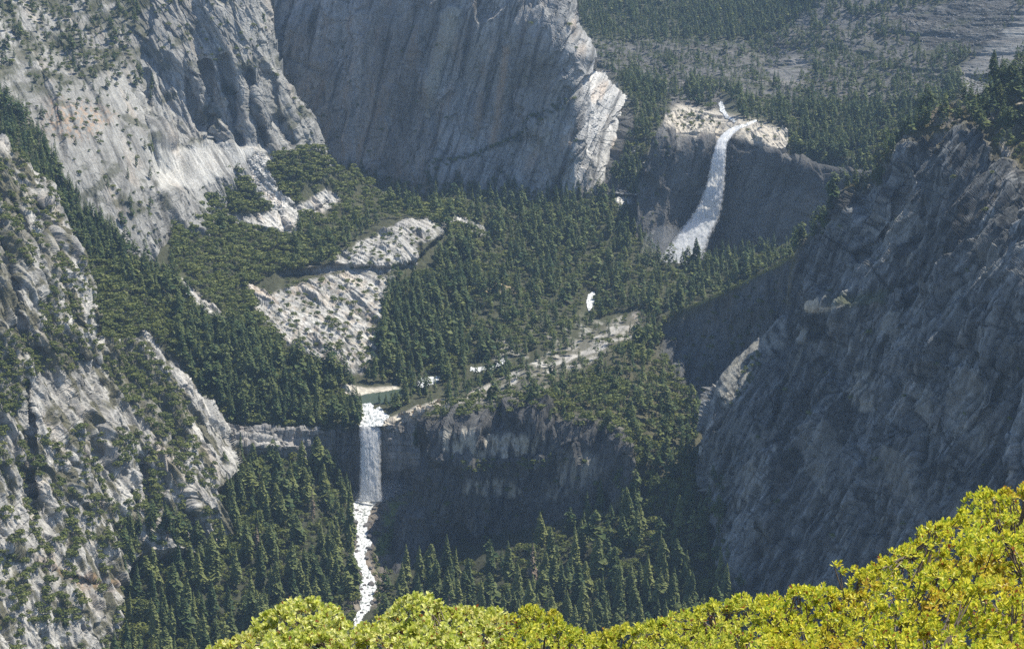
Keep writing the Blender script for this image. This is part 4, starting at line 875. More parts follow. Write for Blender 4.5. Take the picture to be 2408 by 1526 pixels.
zone('in the forest right of the cascade', 'lowv', [(880, 1420), (940, 1360), (1050, 1350), (1180, 1310), (1280, 1265), (1380, 1215), (1480, 1170), (1520, 1150), (1640, 1200), (1670, 1300), (1720, 1400), (1760, 1600), (900, 1620), (870, 1500)], 29, {'c': .9, 'b': .1}, (36, 56), (11, 17), holes=LH)
zone('on the boulder bank beside the cascade', 'lowv', [(880, 1250), (930, 1230), (915, 1300), (925, 1350), (890, 1420), (872, 1330)], 17, {'b': .7, 'c': .3}, (14, 24), (4, 8), holes=WATERHOLES)
zone('on the upper left crags', 'crag', [(-120, 340), (40, 370), (140, 480), (175, 560), (220, 720), (232, 790), (100, 780), (60, 640), (-120, 620)], 10, BR, hb=(5, 10), dens=patch(18, 60, -0.2, 0.15, 10), squash=0.9)
zone('on the brushy shelf of the crags', 'crag', [(-120, 780), (60, 790), (110, 770), (200, 785), (240, 830), (180, 875), (80, 880), (40, 980), (-120, 1000)], 11, BR, hb=(5, 10), squash=0.8)
zone('in the oak brush on the crags', 'crag', [(240, 790), (330, 800), (380, 850), (440, 930), (450, 1000), (430, 1050), (360, 1040), (300, 970), (240, 880)], 10.5, BR, hb=(5, 11), squash=0.8, dens=patch(40, 40, -0.5, -0.05, 11))
zone('on the lower left crags', 'crag', [(-120, 1000), (430, 1040), (540, 1060), (530, 1250), (490, 1310), (400, 1230), (300, 1270), (280, 1400), (255, 1620), (-120, 1620)], 11, BR, hb=(5, 12), dens=patch(20, 60, 0.0, 0.3, 12), squash=0.9)
zone('at the foot of the sunlit crags', 'crag', [(290, 1262), (350, 1232), (420, 1228), (470, 1280), (485, 1318), (455, 1310), (400, 1300), (320, 1312), (298, 1345)], 15, {'c': .7, 'b': .3}, (26, 42), (9, 14), squash=0.8)
zone('in the crevice of the lower crags', 'crag', [(325, 1090), (360, 1080), (370, 1180), (345, 1240)], 12, BR, hb=(6, 12), squash=0.9)
zone('on top of the dark right cliff', 'big', [(1960, 480), (2040, 405), (2080, 348), (2150, 288), (2260, 226), (2330, 192), (2408, 155), (2470, 125), (2540, 130), (2540, 330), (2400, 320), (2330, 335), (2260, 300), (2180, 305), (2120, 345), (2060, 420), (1990, 470)], 14, {'c': .82, 'b': .18}, (20, 38), (4, 8), dens=lambda x, y: np.where(inpoly(x, y, [(2190, 262), (2330, 215), (2408, 270), (2408, 330), (2200, 310)]), 0.25, 0.9))
zone('on the left skyline of the dark right cliff', 'big', [(1862, 600), (1900, 562), (1935, 517), (1960, 480), (1985, 475), (1950, 540), (1910, 575), (1880, 600)], 12, {'c': .8, 'b': .2}, (22, 36), (6, 10))
zone('on a ledge at the right edge of the dark cliff', 'big', [(2330, 290), (2540, 270), (2540, 390), (2400, 380), (2340, 350)], 15, {'b': .6, 'c': .4}, (16, 26), (4, 9), dens=patch(40, 40, -0.4, 0.1, 13))
zone('on the pale prow of the dark cliff', 'big', [(1690, 940), (1730, 870), (1780, 800), (1790, 830), (1750, 900), (1720, 950)], 14, {'b': .8, 'c': .2}, (9, 14), (4, 7), dens=patch(20, 20, -0.3, 0.2, 14))
zone('at the foot of the dark right cliff', 'big', [(1645, 1130), (1670, 1130), (1700, 1200), (1720, 1300), (1750, 1420), (1700, 1420), (1680, 1300)], 20, {'b': .6, 'c': .4}, (24, 40), (8, 14), squash=0.9)
zone('on the face of the dark right cliff', 'big', [(1900, 600), (2100, 420), (2400, 400), (2400, 1100), (2000, 1300), (1700, 1100), (1800, 850)], 85, {'b': 1}, hb=(3, 7), squash=1.0)

for q in [q for q in Z if 'forest' in q['phrase'] and 'hazy' not in q['phrase'] and q['land'] in ('lowv', 'mid')]:
    Z.append(dict(q, mix={'b': 1}, sp=12 if q['land'] == 'lowv' else 10, hb=(3, 8), dens=None))      # undergrowth between the trees
_gx, _gy = np.meshgrid(np.arange(-150, 2600, 6.0), np.arange(-150, 1700, 6.0))
_gn = fbm(_gx / 75, _gy / 42, 0.5, 3, 1590)
def gapn(x, y): return _gn[int(min(max((y + 150) / 6, 0), _gn.shape[0] - 1)), int(min(max((x + 150) / 6, 0), _gn.shape[1] - 1))]
rows = []
for zi, q in enumerate(Z):
    pts = dart(q['poly'], q['sp'], q['holes'], 100 + zi, q['squash'], q['dens'])
    if not len(pts): continue
    L = LANDS[q['land']]
    ok = np.array([L.mask[min(max(int((y - L.y0) / L.step), 0), L.mask.shape[0] - 1), min(max(int((x - L.x0) / L.step), 0), L.mask.shape[1] - 1)] for x, y in pts])
    pts = pts[ok]
    P = L.at(pts[:, 0], pts[:, 1])
    for (x, y), p in zip(pts, P):
        c = rng.random() < q['mix'].get('c', 0)
        if c and gapn(x, y) > 0.12 and 'forest' in q['phrase'] and 'hazy' not in q['phrase']: c = rng.random() < 0.3      # glades of oak and brush
        lo, hi = q['hc'] if c else q['hb']
        h = lo * 0.85 + (hi * 1.05 - lo * 0.85) * rng.beta(1.3, 1.3)
        rows.append((p[0], p[1], p[2] - 0.4, h, 1 if c else 0, zi))
Z.append(dict(phrase='before the foot of the upper waterfall', land='mid', hc=(40, 50), hb=(8, 9)))
for x, y, h in [(1636, 634, 56), (1652, 636, 40), (1617, 628, 38), (1608, 634, 30), (1578, 632, 46), (1562, 640, 34), (1545, 642, 26), (1668, 634, 36), (1683, 632, 42)]:
    p = LANDS['mid'].at(np.array([float(x)]), np.array([float(y)]))[0]; rows.append((p[0], p[1], p[2] - 0.4, h, 1, len(Z) - 1))
TR = np.array(rows)
px, py, pd = project(TR[:, :3])
tx, ty, td = project(TR[:, :3] + np.stack([0 * TR[:, 3], 0 * TR[:, 3], TR[:, 3] * 0.9], 1))
seen = (zbuf(px, py) > pd - 45) | (zbuf(tx, ty) > td - 25)
TR, px, py, pd, tx, ty = TR[seen], px[seen], py[seen], pd[seen], tx[seen], ty[seen]
hpx = TR[:, 3] * F / pd
inframe = (tx > 5) & (tx < W0 - 5) & (py > 8) & (ty < H0 - 8)
vis = (zbuf(tx, ty) > pd - 8)
print('plants', len(TR), 'conifers', int(TR[:, 4].sum()))
# ---- the plants themselves
CON = [conifer(11, 0.20, 230), conifer(12, 0.17, 230, droop=0.45), conifer(13, 0.235, 220, power=0.66), conifer(14, 0.155, 220, power=0.9), conifer(15, 0.21, 120, low=0.32, droop=0.1, power=0.55, open_=0.15, irregular=0.35), conifer(16, 0.165, 150, low=0.2, droop=0.15, power=0.65, open_=0.2, irregular=0.3)]
SHAPE = ['full', 'slender', 'broad', 'narrow', 'open-crowned', 'ragged']
STEMS = [stem(20 + k) for k in range(6)]
CONF = [conifer(31, 0.20, 96), conifer(32, 0.17, 96, droop=0.45), conifer(33, 0.23, 92, power=0.6), conifer(34, 0.155, 96), conifer(36, 0.25, 90, power=0.5, irregular=0.35), conifer(37, 0.19, 90, power=1.05, irregular=0.3), conifer(38, 0.22, 84, low=0.2, droop=0.15, power=0.5, irregular=0.4), conifer(35, 0.19, 70, low=0.3, droop=0.1, power=0.55, open_=0.1, irregular=0.3)]
OAK = [broad(41), broad(42, lobes=8), broad(43, lobes=6, flat=0.7), broad(44, lobes=9)]
OAKF = [broad(51, 130, 5, size=0.2), broad(52, 130, 6, size=0.2), broad(53, 120, 5, 0.7, size=0.21)]

LANDMARK = [('the foot of the lower waterfall', 865, 1175), ('the middle of the cascade', 852, 1290), ('the lowest bend of the cascade', 862, 1410), ('the foot of the dark bluff', 1150, 1310), ('the right end of the dark bluff', 1450, 1180), ('the lower edge of the crags', 500, 1320), ('the rust-stained ledge', 280, 1390), ('the dark cliff foot', 1690, 1330), ('the sunlit prow', 1740, 870), ('the lip of the lower waterfall', 870, 1000), ('the green pool', 890, 928), ('the lower rapids', 1130, 868), ('the pale slab in the middle', 780, 760), ('the rock knob', 960, 560), ('the white tongue of the river', 1388, 710), ('the foot of the upper waterfall', 1610, 600), ('the lip of the upper waterfall', 1735, 297), ('the white talus', 615, 410), ('the point of the rock tongue', 375, 600), ('the top right corner', 2400, 160), ('the skyline notch', 2110, 320), ('the gully mouth', 1600, 1080), ('the far granite slab', 2330, 180), ('the big dome edge', 1390, 130), ('the left dome edge', 690, 200), ('the bright crag rib', 450, 900), ('the brushy shelf', 130, 820)]
def where(x, y):
    d = [math.hypot(x - a, y - b) for _, a, b in LANDMARK]; k = int(np.argmin(d)); nm, a, b = LANDMARK[k]
    far_ = 'just ' if d[k] < 45 else ('' if d[k] < 110 else 'well ')
    if abs(x - a) > 1.2 * abs(y - b): s = 'right of' if x > a else 'left of'
    else: s = 'above' if y < b else 'below'
    return f'{far_}{s} {nm}'

SHORTZ = {'in the dense forest left of the cascade': 'in the left forest', 'in the forest right of the cascade': 'in the right forest', 'on top of the dark right cliff': 'on the dark cliff top', 'in the gully between the bluff and the dark cliff': 'in the gully', 'at the foot of the sunlit crags': 'under the crags', 'at the bottom left below the crags': 'at bottom left', 'in the forest left of the green pool': 'in the pool forest', 'on the left skyline of the dark right cliff': 'on the cliff skyline', 'at the foot of the dark right cliff': 'under the dark cliff', 'on the rim of the dark bluff': 'on the bluff rim', 'in the forest right of the pale slab': 'in the middle forest', 'in the oak brush on the crags': 'on the crags', 'on the brushy shelf of the crags': 'on the crags', 'on the lower left crags': 'on the lower crags', 'on the upper left crags': 'on the upper crags', 'on the slope above the sunlit crags': 'on the left slope', 'in the line of firs on the left slope': 'on the left slope', 'in the forest below the big dome': 'below the dome', 'in the oaks of the valley clearing': 'in the clearing', 'on the boulder bank beside the cascade': 'on the boulder bank', 'on the brushy ridge above the bluff': 'on the brushy ridge', 'on a ledge at the right edge of the dark cliff': 'on the right-hand ledge'}
def name_it(what, ph, wh):
    t = f'{what} {SHORTZ.get(ph, ph)}, {wh}'
    return t if len(t.split()) <= 16 else f'{what} {wh}'
def pick(is_c, n, smin=0, smax=1e9):
    sel = np.nonzero((TR[:, 4] == is_c) & inframe & vis & (hpx >= smin) & (hpx < smax))[0]
    return sel[np.argsort(-hpx[sel])][:n]
big_c = pick(1, 300); big_o = pick(0, 300)
single = np.zeros(len(TR), bool); single[big_c] = True; single[big_o] = True

cr_me = [make_mesh('crown', v, [f], M_CONIFER, tint=t, smooth=False) for v, f, t in CON]
st_me = [make_mesh('trunk', v, [f], M_BARK, smooth=True) for v, f in STEMS]
dead_me = make_mesh('crown', *[(lambda q: (q[0], [q[1]]))(conifer(17, 0.12, 110, open_=0.25))][0], M_DEAD)
med_c = np.median(TR[big_c, 3])
order = 0
for n_, i in enumerate(big_c):
    x, y, z, h, _, zi = TR[i]
    ph = Z[int(zi)]['phrase']
    ridge = 'cliff' in ph or 'ridge' in ph
    if 'foot of the upper' in ph: ridge = False
    k = int(rng.choice([4, 5, 2, 0], p=[.4, .3, .15, .15])) if ridge else int(rng.choice(6, p=[.26, .24, .2, .2, .04, .06]))
    dead = rng.random() < 0.025
    root = bpy.data.objects.new('conifer_tree', None); COL.objects.link(root)
    root.empty_display_size = 1
    root.location = (x, y, z); root.rotation_euler = (rng.normal(0, .02), rng.normal(0, .02), rng.uniform(0, 6.28))
    wd = h * rng.uniform(0.95, 1.5); root.scale = (wd, wd, h)
    tall = 'tall' if h > med_c * 1.1 else ('short' if h < med_c * 0.8 else 'mid-sized')
    shp = 'brown dead' if dead else f'{tall} {SHAPE[k]}'
    tag(root, name_it(f'{shp} conifer', ph, where((px[i] + tx[i]) / 2, (py[i] + ty[i]) / 2)), 'tree', 'conifers ' + ph)
    link('crown', dead_me if dead else cr_me[k], root); link('trunk', st_me[k], root)
ok_me = [make_mesh('crown', v, [f], M_OAK, tint=t) for v, f, t in OAK]
otk_me = [make_mesh('trunk', *[(lambda q: (q[0], [q[1]]))(stem(70 + k, 0.6, 0.035))][0], M_BARK, smooth=True) for k in range(4)]
for i in big_o:
    x, y, z, h, _, zi = TR[i]; ph = Z[int(zi)]['phrase']; k = int(rng.integers(4))
    o = bpy.data.objects.new('broadleaf_tree', None); COL.objects.link(o); o.empty_display_size = 1
    o.location = (x, y, z); o.rotation_euler = (0, 0, rng.uniform(0, 6.28))
    wd = h * rng.uniform(1.0, 1.55); o.scale = (wd, wd, h)
    shp = 'wide' if wd > 1.35 * h else ('round' if wd > 1.15 * h else 'upright')
    sz = 'large ' if h > 14 else ('' if h > 11 else 'small ')
    tag(o, name_it(f'{sz}{shp} oak', ph, where((px[i] + tx[i]) / 2, (py[i] + ty[i]) / 2)), 'tree', 'broadleaf trees ' + ph)
    link('crown', ok_me[k], o); link('trunk', otk_me[k], o)
# everything smaller: one mass of conifers, one of broadleaf brush
r_ = np.nonzero(~single & (TR[:, 4] == 1))[0]
kd = rng.integers(0, 7, len(r_)); isr = np.array([('cliff' in Z[int(z)]['phrase'] or 'ridge' in Z[int(z)]['phrase'] or 'ledge' in Z[int(z)]['phrase']) for z in TR[r_, 5]])
kd = np.where(isr & (rng.random(len(r_)) < 0.6), 7, kd)
V, Fq, T = merged(CONF, TR[r_, :3], TR[r_, 3], rng.uniform(1.0, 1.6, len(r_)), kd, 61)
o = link('conifer_forest', make_mesh('conifer_forest', V, Fq, M_CONIFER, tint=T))
tag(o, 'dense dark green conifer forest covering the far slopes and valley floor', 'forest', kind='stuff')
r_ = np.nonzero(~single & (TR[:, 4] == 0))[0]
V, Fq, T = merged(OAKF, TR[r_, :3], TR[r_, 3] * 1.05, rng.uniform(1.1, 1.7, len(r_)), rng.integers(0, 3, len(r_)), 62)
o = link('brush', make_mesh('brush', V, Fq, M_BRUSH, tint=T))
tag(o, 'olive green brush and small oaks spread over slopes and ledges', 'brush', kind='stuff')
# ================================================================== water
def mat_water(name, foam=(0.80, 0.82, 0.84), dark=(0.10, 0.16, 0.15), scale=0.25, stretch=(1, 1, 0.2), rough=0.5, lo=0.3, hi=0.55, alpha=False, coords='Position', bump=0.5):
    m, nt, out = new_mat(name); L = nt.links
    geo = N(nt, 'ShaderNodeNewGeometry'); mp = N(nt, 'ShaderNodeMapping'); mp.inputs['Scale'].default_value = stretch
    L.new(geo.outputs['Position'], mp.inputs['Vector'])
    n1 = N(nt, 'ShaderNodeTexNoise'); n1.inputs['Scale'].default_value = scale; n1.inputs['Detail'].default_value = 5; n1.inputs['Roughness'].default_value = 0.65
    L.new(mp.outputs[0], n1.inputs['Vector'])
    cr = N(nt, 'ShaderNodeValToRGB'); cr.color_ramp.elements[0].position = lo; cr.color_ramp.elements[1].position = hi
    cr.color_ramp.elements[0].color = (*dark, 1); cr.color_ramp.elements[1].color = (*foam, 1)
    L.new(n1.outputs['Fac'], cr.inputs['Fac'])
    b = N(nt, 'ShaderNodeBsdfPrincipled'); b.inputs['Roughness'].default_value = rough; b.inputs['Specular IOR Level'].default_value = 0.3
    L.new(cr.outputs[0], b.inputs['Base Color'])
    bp = N(nt, 'ShaderNodeBump'); bp.inputs['Strength'].default_value = bump; bp.inputs['Distance'].default_value = 1.5
    L.new(n1.outputs['Fac'], bp.inputs['Height']); L.new(bp.outputs[0], b.inputs['Normal'])
    if alpha:
        at = N(nt, 'ShaderNodeAttribute', attribute_name='tint')
        ad = N(nt, 'ShaderNodeMath', operation='ADD'); L.new(at.outputs['Fac'], ad.inputs[0]); L.new(n1.outputs['Fac'], ad.inputs[1])
        mr = N(nt, 'ShaderNodeMapRange'); mr.inputs['From Min'].default_value = 0.62; mr.inputs['From Max'].default_value = 1.02
        L.new(ad.outputs[0], mr.inputs['Value'])
        tl = N(nt, 'ShaderNodeBsdfTranslucent'); tl.inputs['Color'].default_value = (*foam, 1)
        mt = N(nt, 'ShaderNodeMixShader'); mt.inputs[0].default_value = 0.55
        L.new(b.outputs[0], mt.inputs[1]); L.new(tl.outputs[0], mt.inputs[2])
        tr = N(nt, 'ShaderNodeBsdfTransparent'); mx = N(nt, 'ShaderNodeMixShader')
        L.new(mr.outputs[0], mx.inputs[0]); L.new(tr.outputs[0], mx.inputs[1]); L.new(mt.outputs[0], mx.inputs[2])
        L.new(mx.outputs[0], out.inputs['Surface'])
    else:
        L.new(b.outputs[0], out.inputs['Surface'])
    return m
M_FALL = mat_water('falling_water', (0.96, 0.96, 0.95), (0.70, 0.71, 0.71), 0.45, (1, 1, 0.06), lo=0.36, hi=0.56, alpha=True)
M_SPRAY = mat_water('rushing_water', (0.96, 0.96, 0.96), (0.62, 0.66, 0.68), 0.24, (1, 1, 0.55), lo=0.34, hi=0.58, alpha=True)
M_FOAM = mat_water('white_water', (0.66, 0.67, 0.67), (0.12, 0.14, 0.13), 0.34, (1, 0.45, 1), lo=0.37, hi=0.55)
M_POOL = mat_water('pool_water', (0.04, 0.06, 0.035), (0.025, 0.04, 0.025), 0.06, (1, 1, 1), rough=0.45, bump=0.06)

def fall(name, left_, right_, depth, bulge, rowstep, ncol, seed, mat, label, streak=2.0):
    ys = np.arange(left_[0][1], left_[-1][1] + 0.1, rowstep)
    lx = np.interp(ys, [p[1] for p in left_], [p[0] for p in left_]); rx_ = np.interp(ys, [p[1] for p in right_], [p[0] for p in right_])
    dd = np.interp(ys, [p[0] for p in depth], [p[1] for p in depth])
    t = np.linspace(-1, 1, ncol); V = []; A = []
    jl = fbm(ys / 7, 0 * ys, 0.5, 3, seed) * 5; jr = fbm(ys / 7, 0 * ys + 4, 0.5, 3, seed + 1) * 5
    for side in (1, -1):                    # front and back of the body of water
        for k, y in enumerate(ys):
            c = (lx[k] + rx_[k]) / 2; hw = (rx_[k] - lx[k]) / 2 * 1.08 + (jl[k] + jr[k]) * 0.3 + 1
            x = c + t * hw
            d = dd[k] - side * bulge * np.sqrt(np.clip(1 - t * t, 0, 1))
            P = CAM + d[:, None] * dirs(x, np.full(ncol, y))
            n = 0.6 * fbm(P[:, 0] / 2.6, P[:, 2] / 22, 0.3 + 0 * t, 4, seed + 2) + 0.8 * fbm(P[:, 0] / 6, P[:, 2] / 9, 0.3 + 0 * t, 5, seed + 7, 0.6)
            P[:, 1] -= side * streak * n
            V.append(P)
            A.append(np.clip(1.0 - 1.5 * np.clip(np.abs(t) - 0.35, 0, 1), 0, 1) * (1 if side == 1 else 1))
    nr = len(ys); V = np.concatenate(V); A = np.concatenate(A)
    idx = np.arange(nr * ncol).reshape(nr, ncol)
    f = np.stack([idx[:-1, :-1].ravel(), idx[1:, :-1].ravel(), idx[1:, 1:].ravel(), idx[:-1, 1:].ravel()], 1)
    fb = f[:, ::-1] + nr * ncol
    o = link(name, make_mesh(name, V, [f, fb], mat, tint=A, smooth=True))
    return tag(o, label, 'waterfall', kind='thing')
wl = lambda L, x, y: float(project(L.at(np.array([x]), np.array([y])))[2][0])
UPL = [(1722, 298), (1700, 313), (1686, 331), (1680, 350), (1674, 372), (1668, 403), (1660, 437), (1648, 470), (1636, 492), (1622, 513), (1602, 536), (1584, 564), (1560, 596), (1545, 622), (1535, 640)]
UPR = [(1746, 298), (1726, 313), (1712, 331), (1707, 350), (1706, 372), (1705, 403), (1703, 437), (1699, 470), (1696, 492), (1691, 513), (1680, 536), (1668, 560), (1656, 596), (1650, 622), (1646, 640)]
dU = [(y, min(wl(LANDS['up'], (l[0] + r[0]) / 2 + dx, y) for dx in (-18, 0, 18)) - 8 - 2.0 * math.sqrt(max(0, l[1] - 298) * 0.75)) for (l, r) in zip(UPL, UPR) for y in [l[1]]]
fall('waterfall', UPL, UPR, dU, 9, 2.0, 40, 5100, M_SPRAY, 'tall slanting white upper waterfall widening into spray at its foot', 3.0)
LOL = [(844, 999), (846, 1012), (847, 1040), (846, 1100), (846, 1150), (842, 1178)]
LOR = [(895, 999), (895, 1012), (895, 1040), (895, 1100), (896, 1150), (902, 1178)]
w0 = wl(LANDS['low'], 870, 1040)
dL = [(999, w0 - 1)] + [(y, w0 - 3 - 4.6 * math.sqrt(2 * (y - 1000) * 0.56 / 9.8)) for y in range(1002, 1180, 5)]   # the water springs clear of the wall
fall('waterfall', LOL, LOR, dL, 5, 1.5, 54, 5200, M_FALL, 'straight white lower waterfall dropping as a curtain into the gorge', 1.6)

def sheet(L, polys, lift, mat, name, label, cat, soft=2.0, rough=1.0, seed=0, flat=False, kind='structure'):
    st = 0.9
    ps = np.concatenate([np.array(p, float) for p in polys]); x0, y0 = ps.min(0) - 3; x1, y1 = ps.max(0) + 3
    X, Y = np.meshgrid(np.arange(x0, x1, st), np.arange(y0, y1, st))
    jx = fbm(X / 9, Y / 7, 0.5, 4, seed, 0.7) * soft; jy = fbm(X / 9, Y / 7, 5.5, 4, seed + 1, 0.7) * soft
    m = np.zeros(X.shape, bool)
    for p in polys: m |= inpoly(X + jx, Y + jy, p)
    P = L.at(X, Y)
    P[..., 2] += lift + rough * fbm(P[..., 0] / 4, P[..., 1] / 6, 0.5, 4, seed + 2)
    idx = np.arange(X.size).reshape(X.shape)
    cell = m[:-1, :-1] & m[1:, :-1] & m[:-1, 1:] & m[1:, 1:]
    f = np.stack([idx[:-1, :-1][cell], idx[1:, :-1][cell], idx[1:, 1:][cell], idx[:-1, 1:][cell]], 1)
    us = np.unique(f); rm = np.zeros(X.size, int); rm[us] = np.arange(len(us))
    o = link(name, make_mesh(name, P.reshape(-1, 3)[us], [rm[f]], mat, smooth=True))
    return tag(o, label, cat, kind=kind)
apron = [(828, 1186), (836, 1176), (850, 1170), (880, 1168), (905, 1166), (930, 1163), (915, 1172), (895, 1178), (880, 1186), (850, 1192)]
cas = [apron] + [[(a - w * .6, b), (a + w * .6, b), (a2 + w2 * .6, b2 + 1), (a2 - w2 * .6, b2 + 1)] for (a, b, w), (a2, b2, w2) in zip(RIVER[:-1], RIVER[1:])]
sheet(LANDS['lowv'], cas, 0.8, M_FOAM, 'river', 'white cascade rushing down from the lower waterfall', 'river', 7.0, 1.6, 5300)
sheet(LANDS['mid'], [[(852, 950), (872, 944), (880, 960), (893, 953), (902, 966), (917, 977), (906, 990), (895, 1003), (845, 1003), (850, 985), (846, 970)]], 0.6, M_FOAM, 'river', 'white rapids just above the lip of the lower waterfall', 'river', 5.0, 1.2, 5310)
sheet(LANDS['mid'], [[(836, 934), (858, 926), (900, 920), (944, 912), (952, 926), (930, 942), (916, 950), (850, 950)]], 0.3, M_POOL, 'river', 'green pool above the lower waterfall', 'river', 2.0, 0.05, 5320)
sheet(LANDS['mid'], [[(978, 900), (992, 888), (1036, 884), (1030, 900), (985, 914)]], 0.8, M_FOAM, 'river', 'white water between trees beside the green pool', 'river', 5.0, 1.0, 5330)
sheet(LANDS['mid'], [[(1106, 864), (1150, 862), (1172, 850), (1188, 842), (1187, 856), (1160, 868), (1120, 876), (1104, 872)]], 0.8, M_FOAM, 'river', 'white bend of the river in the middle forest', 'river', 4.0, 1.0, 5340)
sheet(LANDS['mid'], [[(1382, 692), (1398, 684), (1401, 702), (1394, 725), (1384, 735), (1378, 714)]], 1.5, M_FOAM, 'river', 'short white tongue of river among the trees', 'river', 4.0, 1.5, 5350)
sheet(LANDS['far'], [[(1688, 244), (1700, 243), (1706, 262), (1714, 274), (1734, 289), (1729, 293), (1706, 280), (1694, 266)]], 1.5, M_FOAM, 'river', 'white rapids behind the rim of the upper waterfall', 'river', 5.0, 1.2, 5360)
sheet(LANDS['up'], [[(1722, 297), (1742, 292), (1764, 286), (1780, 283), (1778, 290), (1750, 297), (1746, 301)]], 1.0, M_FOAM, 'river', 'white water sliding to the lip of the upper waterfall', 'river', 2.0, 0.8, 5370)

# ---- spray hanging at the feet of the falls
def ico(sub=2):
    import bmesh
    bm = bmesh.new(); bmesh.ops.create_icosphere(bm, subdivisions=sub, radius=1)
    V = np.array([v.co[:] for v in bm.verts]); Fc = np.array([[v.index for v in f.verts] for f in bm.faces]); bm.free()
    return V, Fc
IV, IF = ico(3)
def mist(center, rad, dens, seed, label):
    V = IV * (1 + 0.35 * fbm(IV[:, 0] * 1.3, IV[:, 1] * 1.3, IV[:, 2] * 1.3, 3, seed))[:, None] * np.array(rad) + np.array(center)
    m, nt, out = new_mat('mist_air')
    vs = N(nt, 'ShaderNodeVolumePrincipled'); vs.inputs['Color'].default_value = (0.95, 0.97, 1, 1); vs.inputs['Density'].default_value = dens
    nt.links.new(vs.outputs[0], out.inputs['Volume'])
    tag(link('mist', make_mesh('mist', V, [IF], m, smooth=True)), label, 'mist', kind='stuff')
pL = LANDS['lowv'].at(np.array([868.0]), np.array([1176.0]))[0]
mist(pL + np.array([4, -4, 4]), (34, 16, 12), 0.012, 31, 'white spray cloud at the foot of the lower waterfall')
mist(pL + np.array([34, 8, 12]), (40, 14, 15), 0.026, 32, 'thin spray drifting right of the lower waterfall foot')
pU = LANDS['mid'].at(np.array([1575.0]), np.array([612.0]))[0]
mist(pU + np.array([-6, 6, 18]), (46, 34, 44), 0.0035, 33, 'white spray cloud at the foot of the upper waterfall')

# ---- boulders
M_BOULDER = mat_rock('boulder_stone', scale=0.6, stretch=(1, 1, 1), vary=0.5)
def stone(seed, sub=2):
    V, Fc = ico(sub); r = np.random.default_rng(seed)
    for k in range(7):                      # split faces
        n = r.normal(size=3); n /= np.linalg.norm(n); d = V @ n; lim = r.uniform(0.55, 0.8)
        V = V - np.clip(d - lim, 0, None)[:, None] * n
    V = V * (1 + 0.12 * fbm(V[:, 0] * 2, V[:, 1] * 2, V[:, 2] * 2, 3, seed))[:, None]
    return V, Fc
ST = [stone(200 + k) for k in range(5)]
st_mesh = [make_mesh('boulder', v, [f], M_BOULDER, col=np.full((len(v), 3), 0.13) * np.array([1.05, 1, .95])) for v, f in ST]
BO = [(838, 1200, 4), (880, 1196, 4), (846, 1204, 3), (835, 1229, 5), (862, 1236, 6), (872, 1228, 4), (833, 1244, 4), (866, 1251, 3), (838, 1262, 4), (870, 1262, 6), (876, 1252, 4), (830, 1280, 5), (842, 1284, 3), (838, 1296, 4), (868, 1290, 5), (836, 1318, 3), (862, 1312, 4), (846, 1340, 3), (872, 1336, 4), (852, 1358, 2.5), (864, 1359, 2.5), (858, 1376, 3), (873, 1374, 6), (850, 1385, 3), (868, 1400, 3), (856, 1394, 2.5), (846, 1410, 4), (874, 1418, 4), (866, 1424, 3), (850, 1440, 3), (832, 1440, 4), (828, 1210, 3), (890, 1186, 4), (902, 1182, 4), (914, 1178, 3), (895, 1204, 4), (888, 1222, 4), (900, 1230, 3)]
BW = ['lone', 'low', 'angular', 'wet', 'rounded']
for k, (x, y, r_) in enumerate(BO):
    o = link('boulder', st_mesh[k % 5]); p = LANDS['lowv'].at(np.array([float(x)]), np.array([float(y)]))[0]
    o.location = (p[0], p[1], p[2] + 0.25 * r_); s_ = r_ * 0.85
    o.scale = (s_ * rng.uniform(.9, 1.3), s_ * rng.uniform(.9, 1.3), s_ * rng.uniform(.6, .85)); o.rotation_euler = (0, 0, rng.uniform(0, 6.28))
    side = 'in the left edge of' if x < np.interp(y, RV[:, 1], RV[:, 0]) - 7 else ('on the right edge of' if x > np.interp(y, RV[:, 1], RV[:, 0]) + 7 else 'amid')
    sec = ['the first white step', 'the upper cascade', 'the narrow middle run', 'the lower cascade', 'the last visible bend'][int(np.searchsorted([1215, 1265, 1330, 1395], y))]
    sz = 'big' if r_ >= 5 else ('small' if r_ < 3.5 else 'middling')
    tag(o, f'{sz} {BW[k % 5] if BW[k % 5] != "lone" else "squat"} dark boulder {side} {sec}', 'boulder', 'boulders along the cascade')
# loose white rubble in the talus fans
pts = []
for key, L, poly, sp in [('talus', 'mid', TALUS, 4.2), ('gully', 'mid', ROCKY['gully'], 5), ('scree', 'mid', ROCKY['scree'], 5)]:
    q = dart(poly, sp, (), 900 + len(pts), 0.8); P = LANDS[L].at(q[:, 0], q[:, 1]); pts.append(P)
q = dart([(1455, 380), (1500, 340), (1515, 380), (1500, 480), (1450, 490)], 6, (), 951, 0.8); pts.append(LANDS['far'].at(q[:, 0], q[:, 1]))
q = dart([(2110, 40), (2200, 10), (2390, -30), (2390, 40), (2330, 100), (2240, 125), (2180, 115)], 6, (), 952, 0.8); pts.append(LANDS['far'].at(q[:, 0], q[:, 1]))
P = np.concatenate(pts)
V, Fq, T = merged([(v, f, np.full(len(v), .5)) for v, f in [stone(300 + k, 1) for k in range(4)]], P, rng.uniform(1.0, 2.6, len(P)), rng.uniform(0.9, 1.3, len(P)), rng.integers(0, 4, len(P)), 63)
o = link('rubble', make_mesh('rubble', V, Fq, M_BOULDER, col=np.where((V[:, 1] > 3850)[:, None], 0.17, 0.36) * np.array([[1.0, .99, .95]]) * np.clip(0.6 + T[:, None], .4, 1.3)))
tag(o, 'pale broken rock rubble lying in the talus fans', 'rubble', kind='stuff')

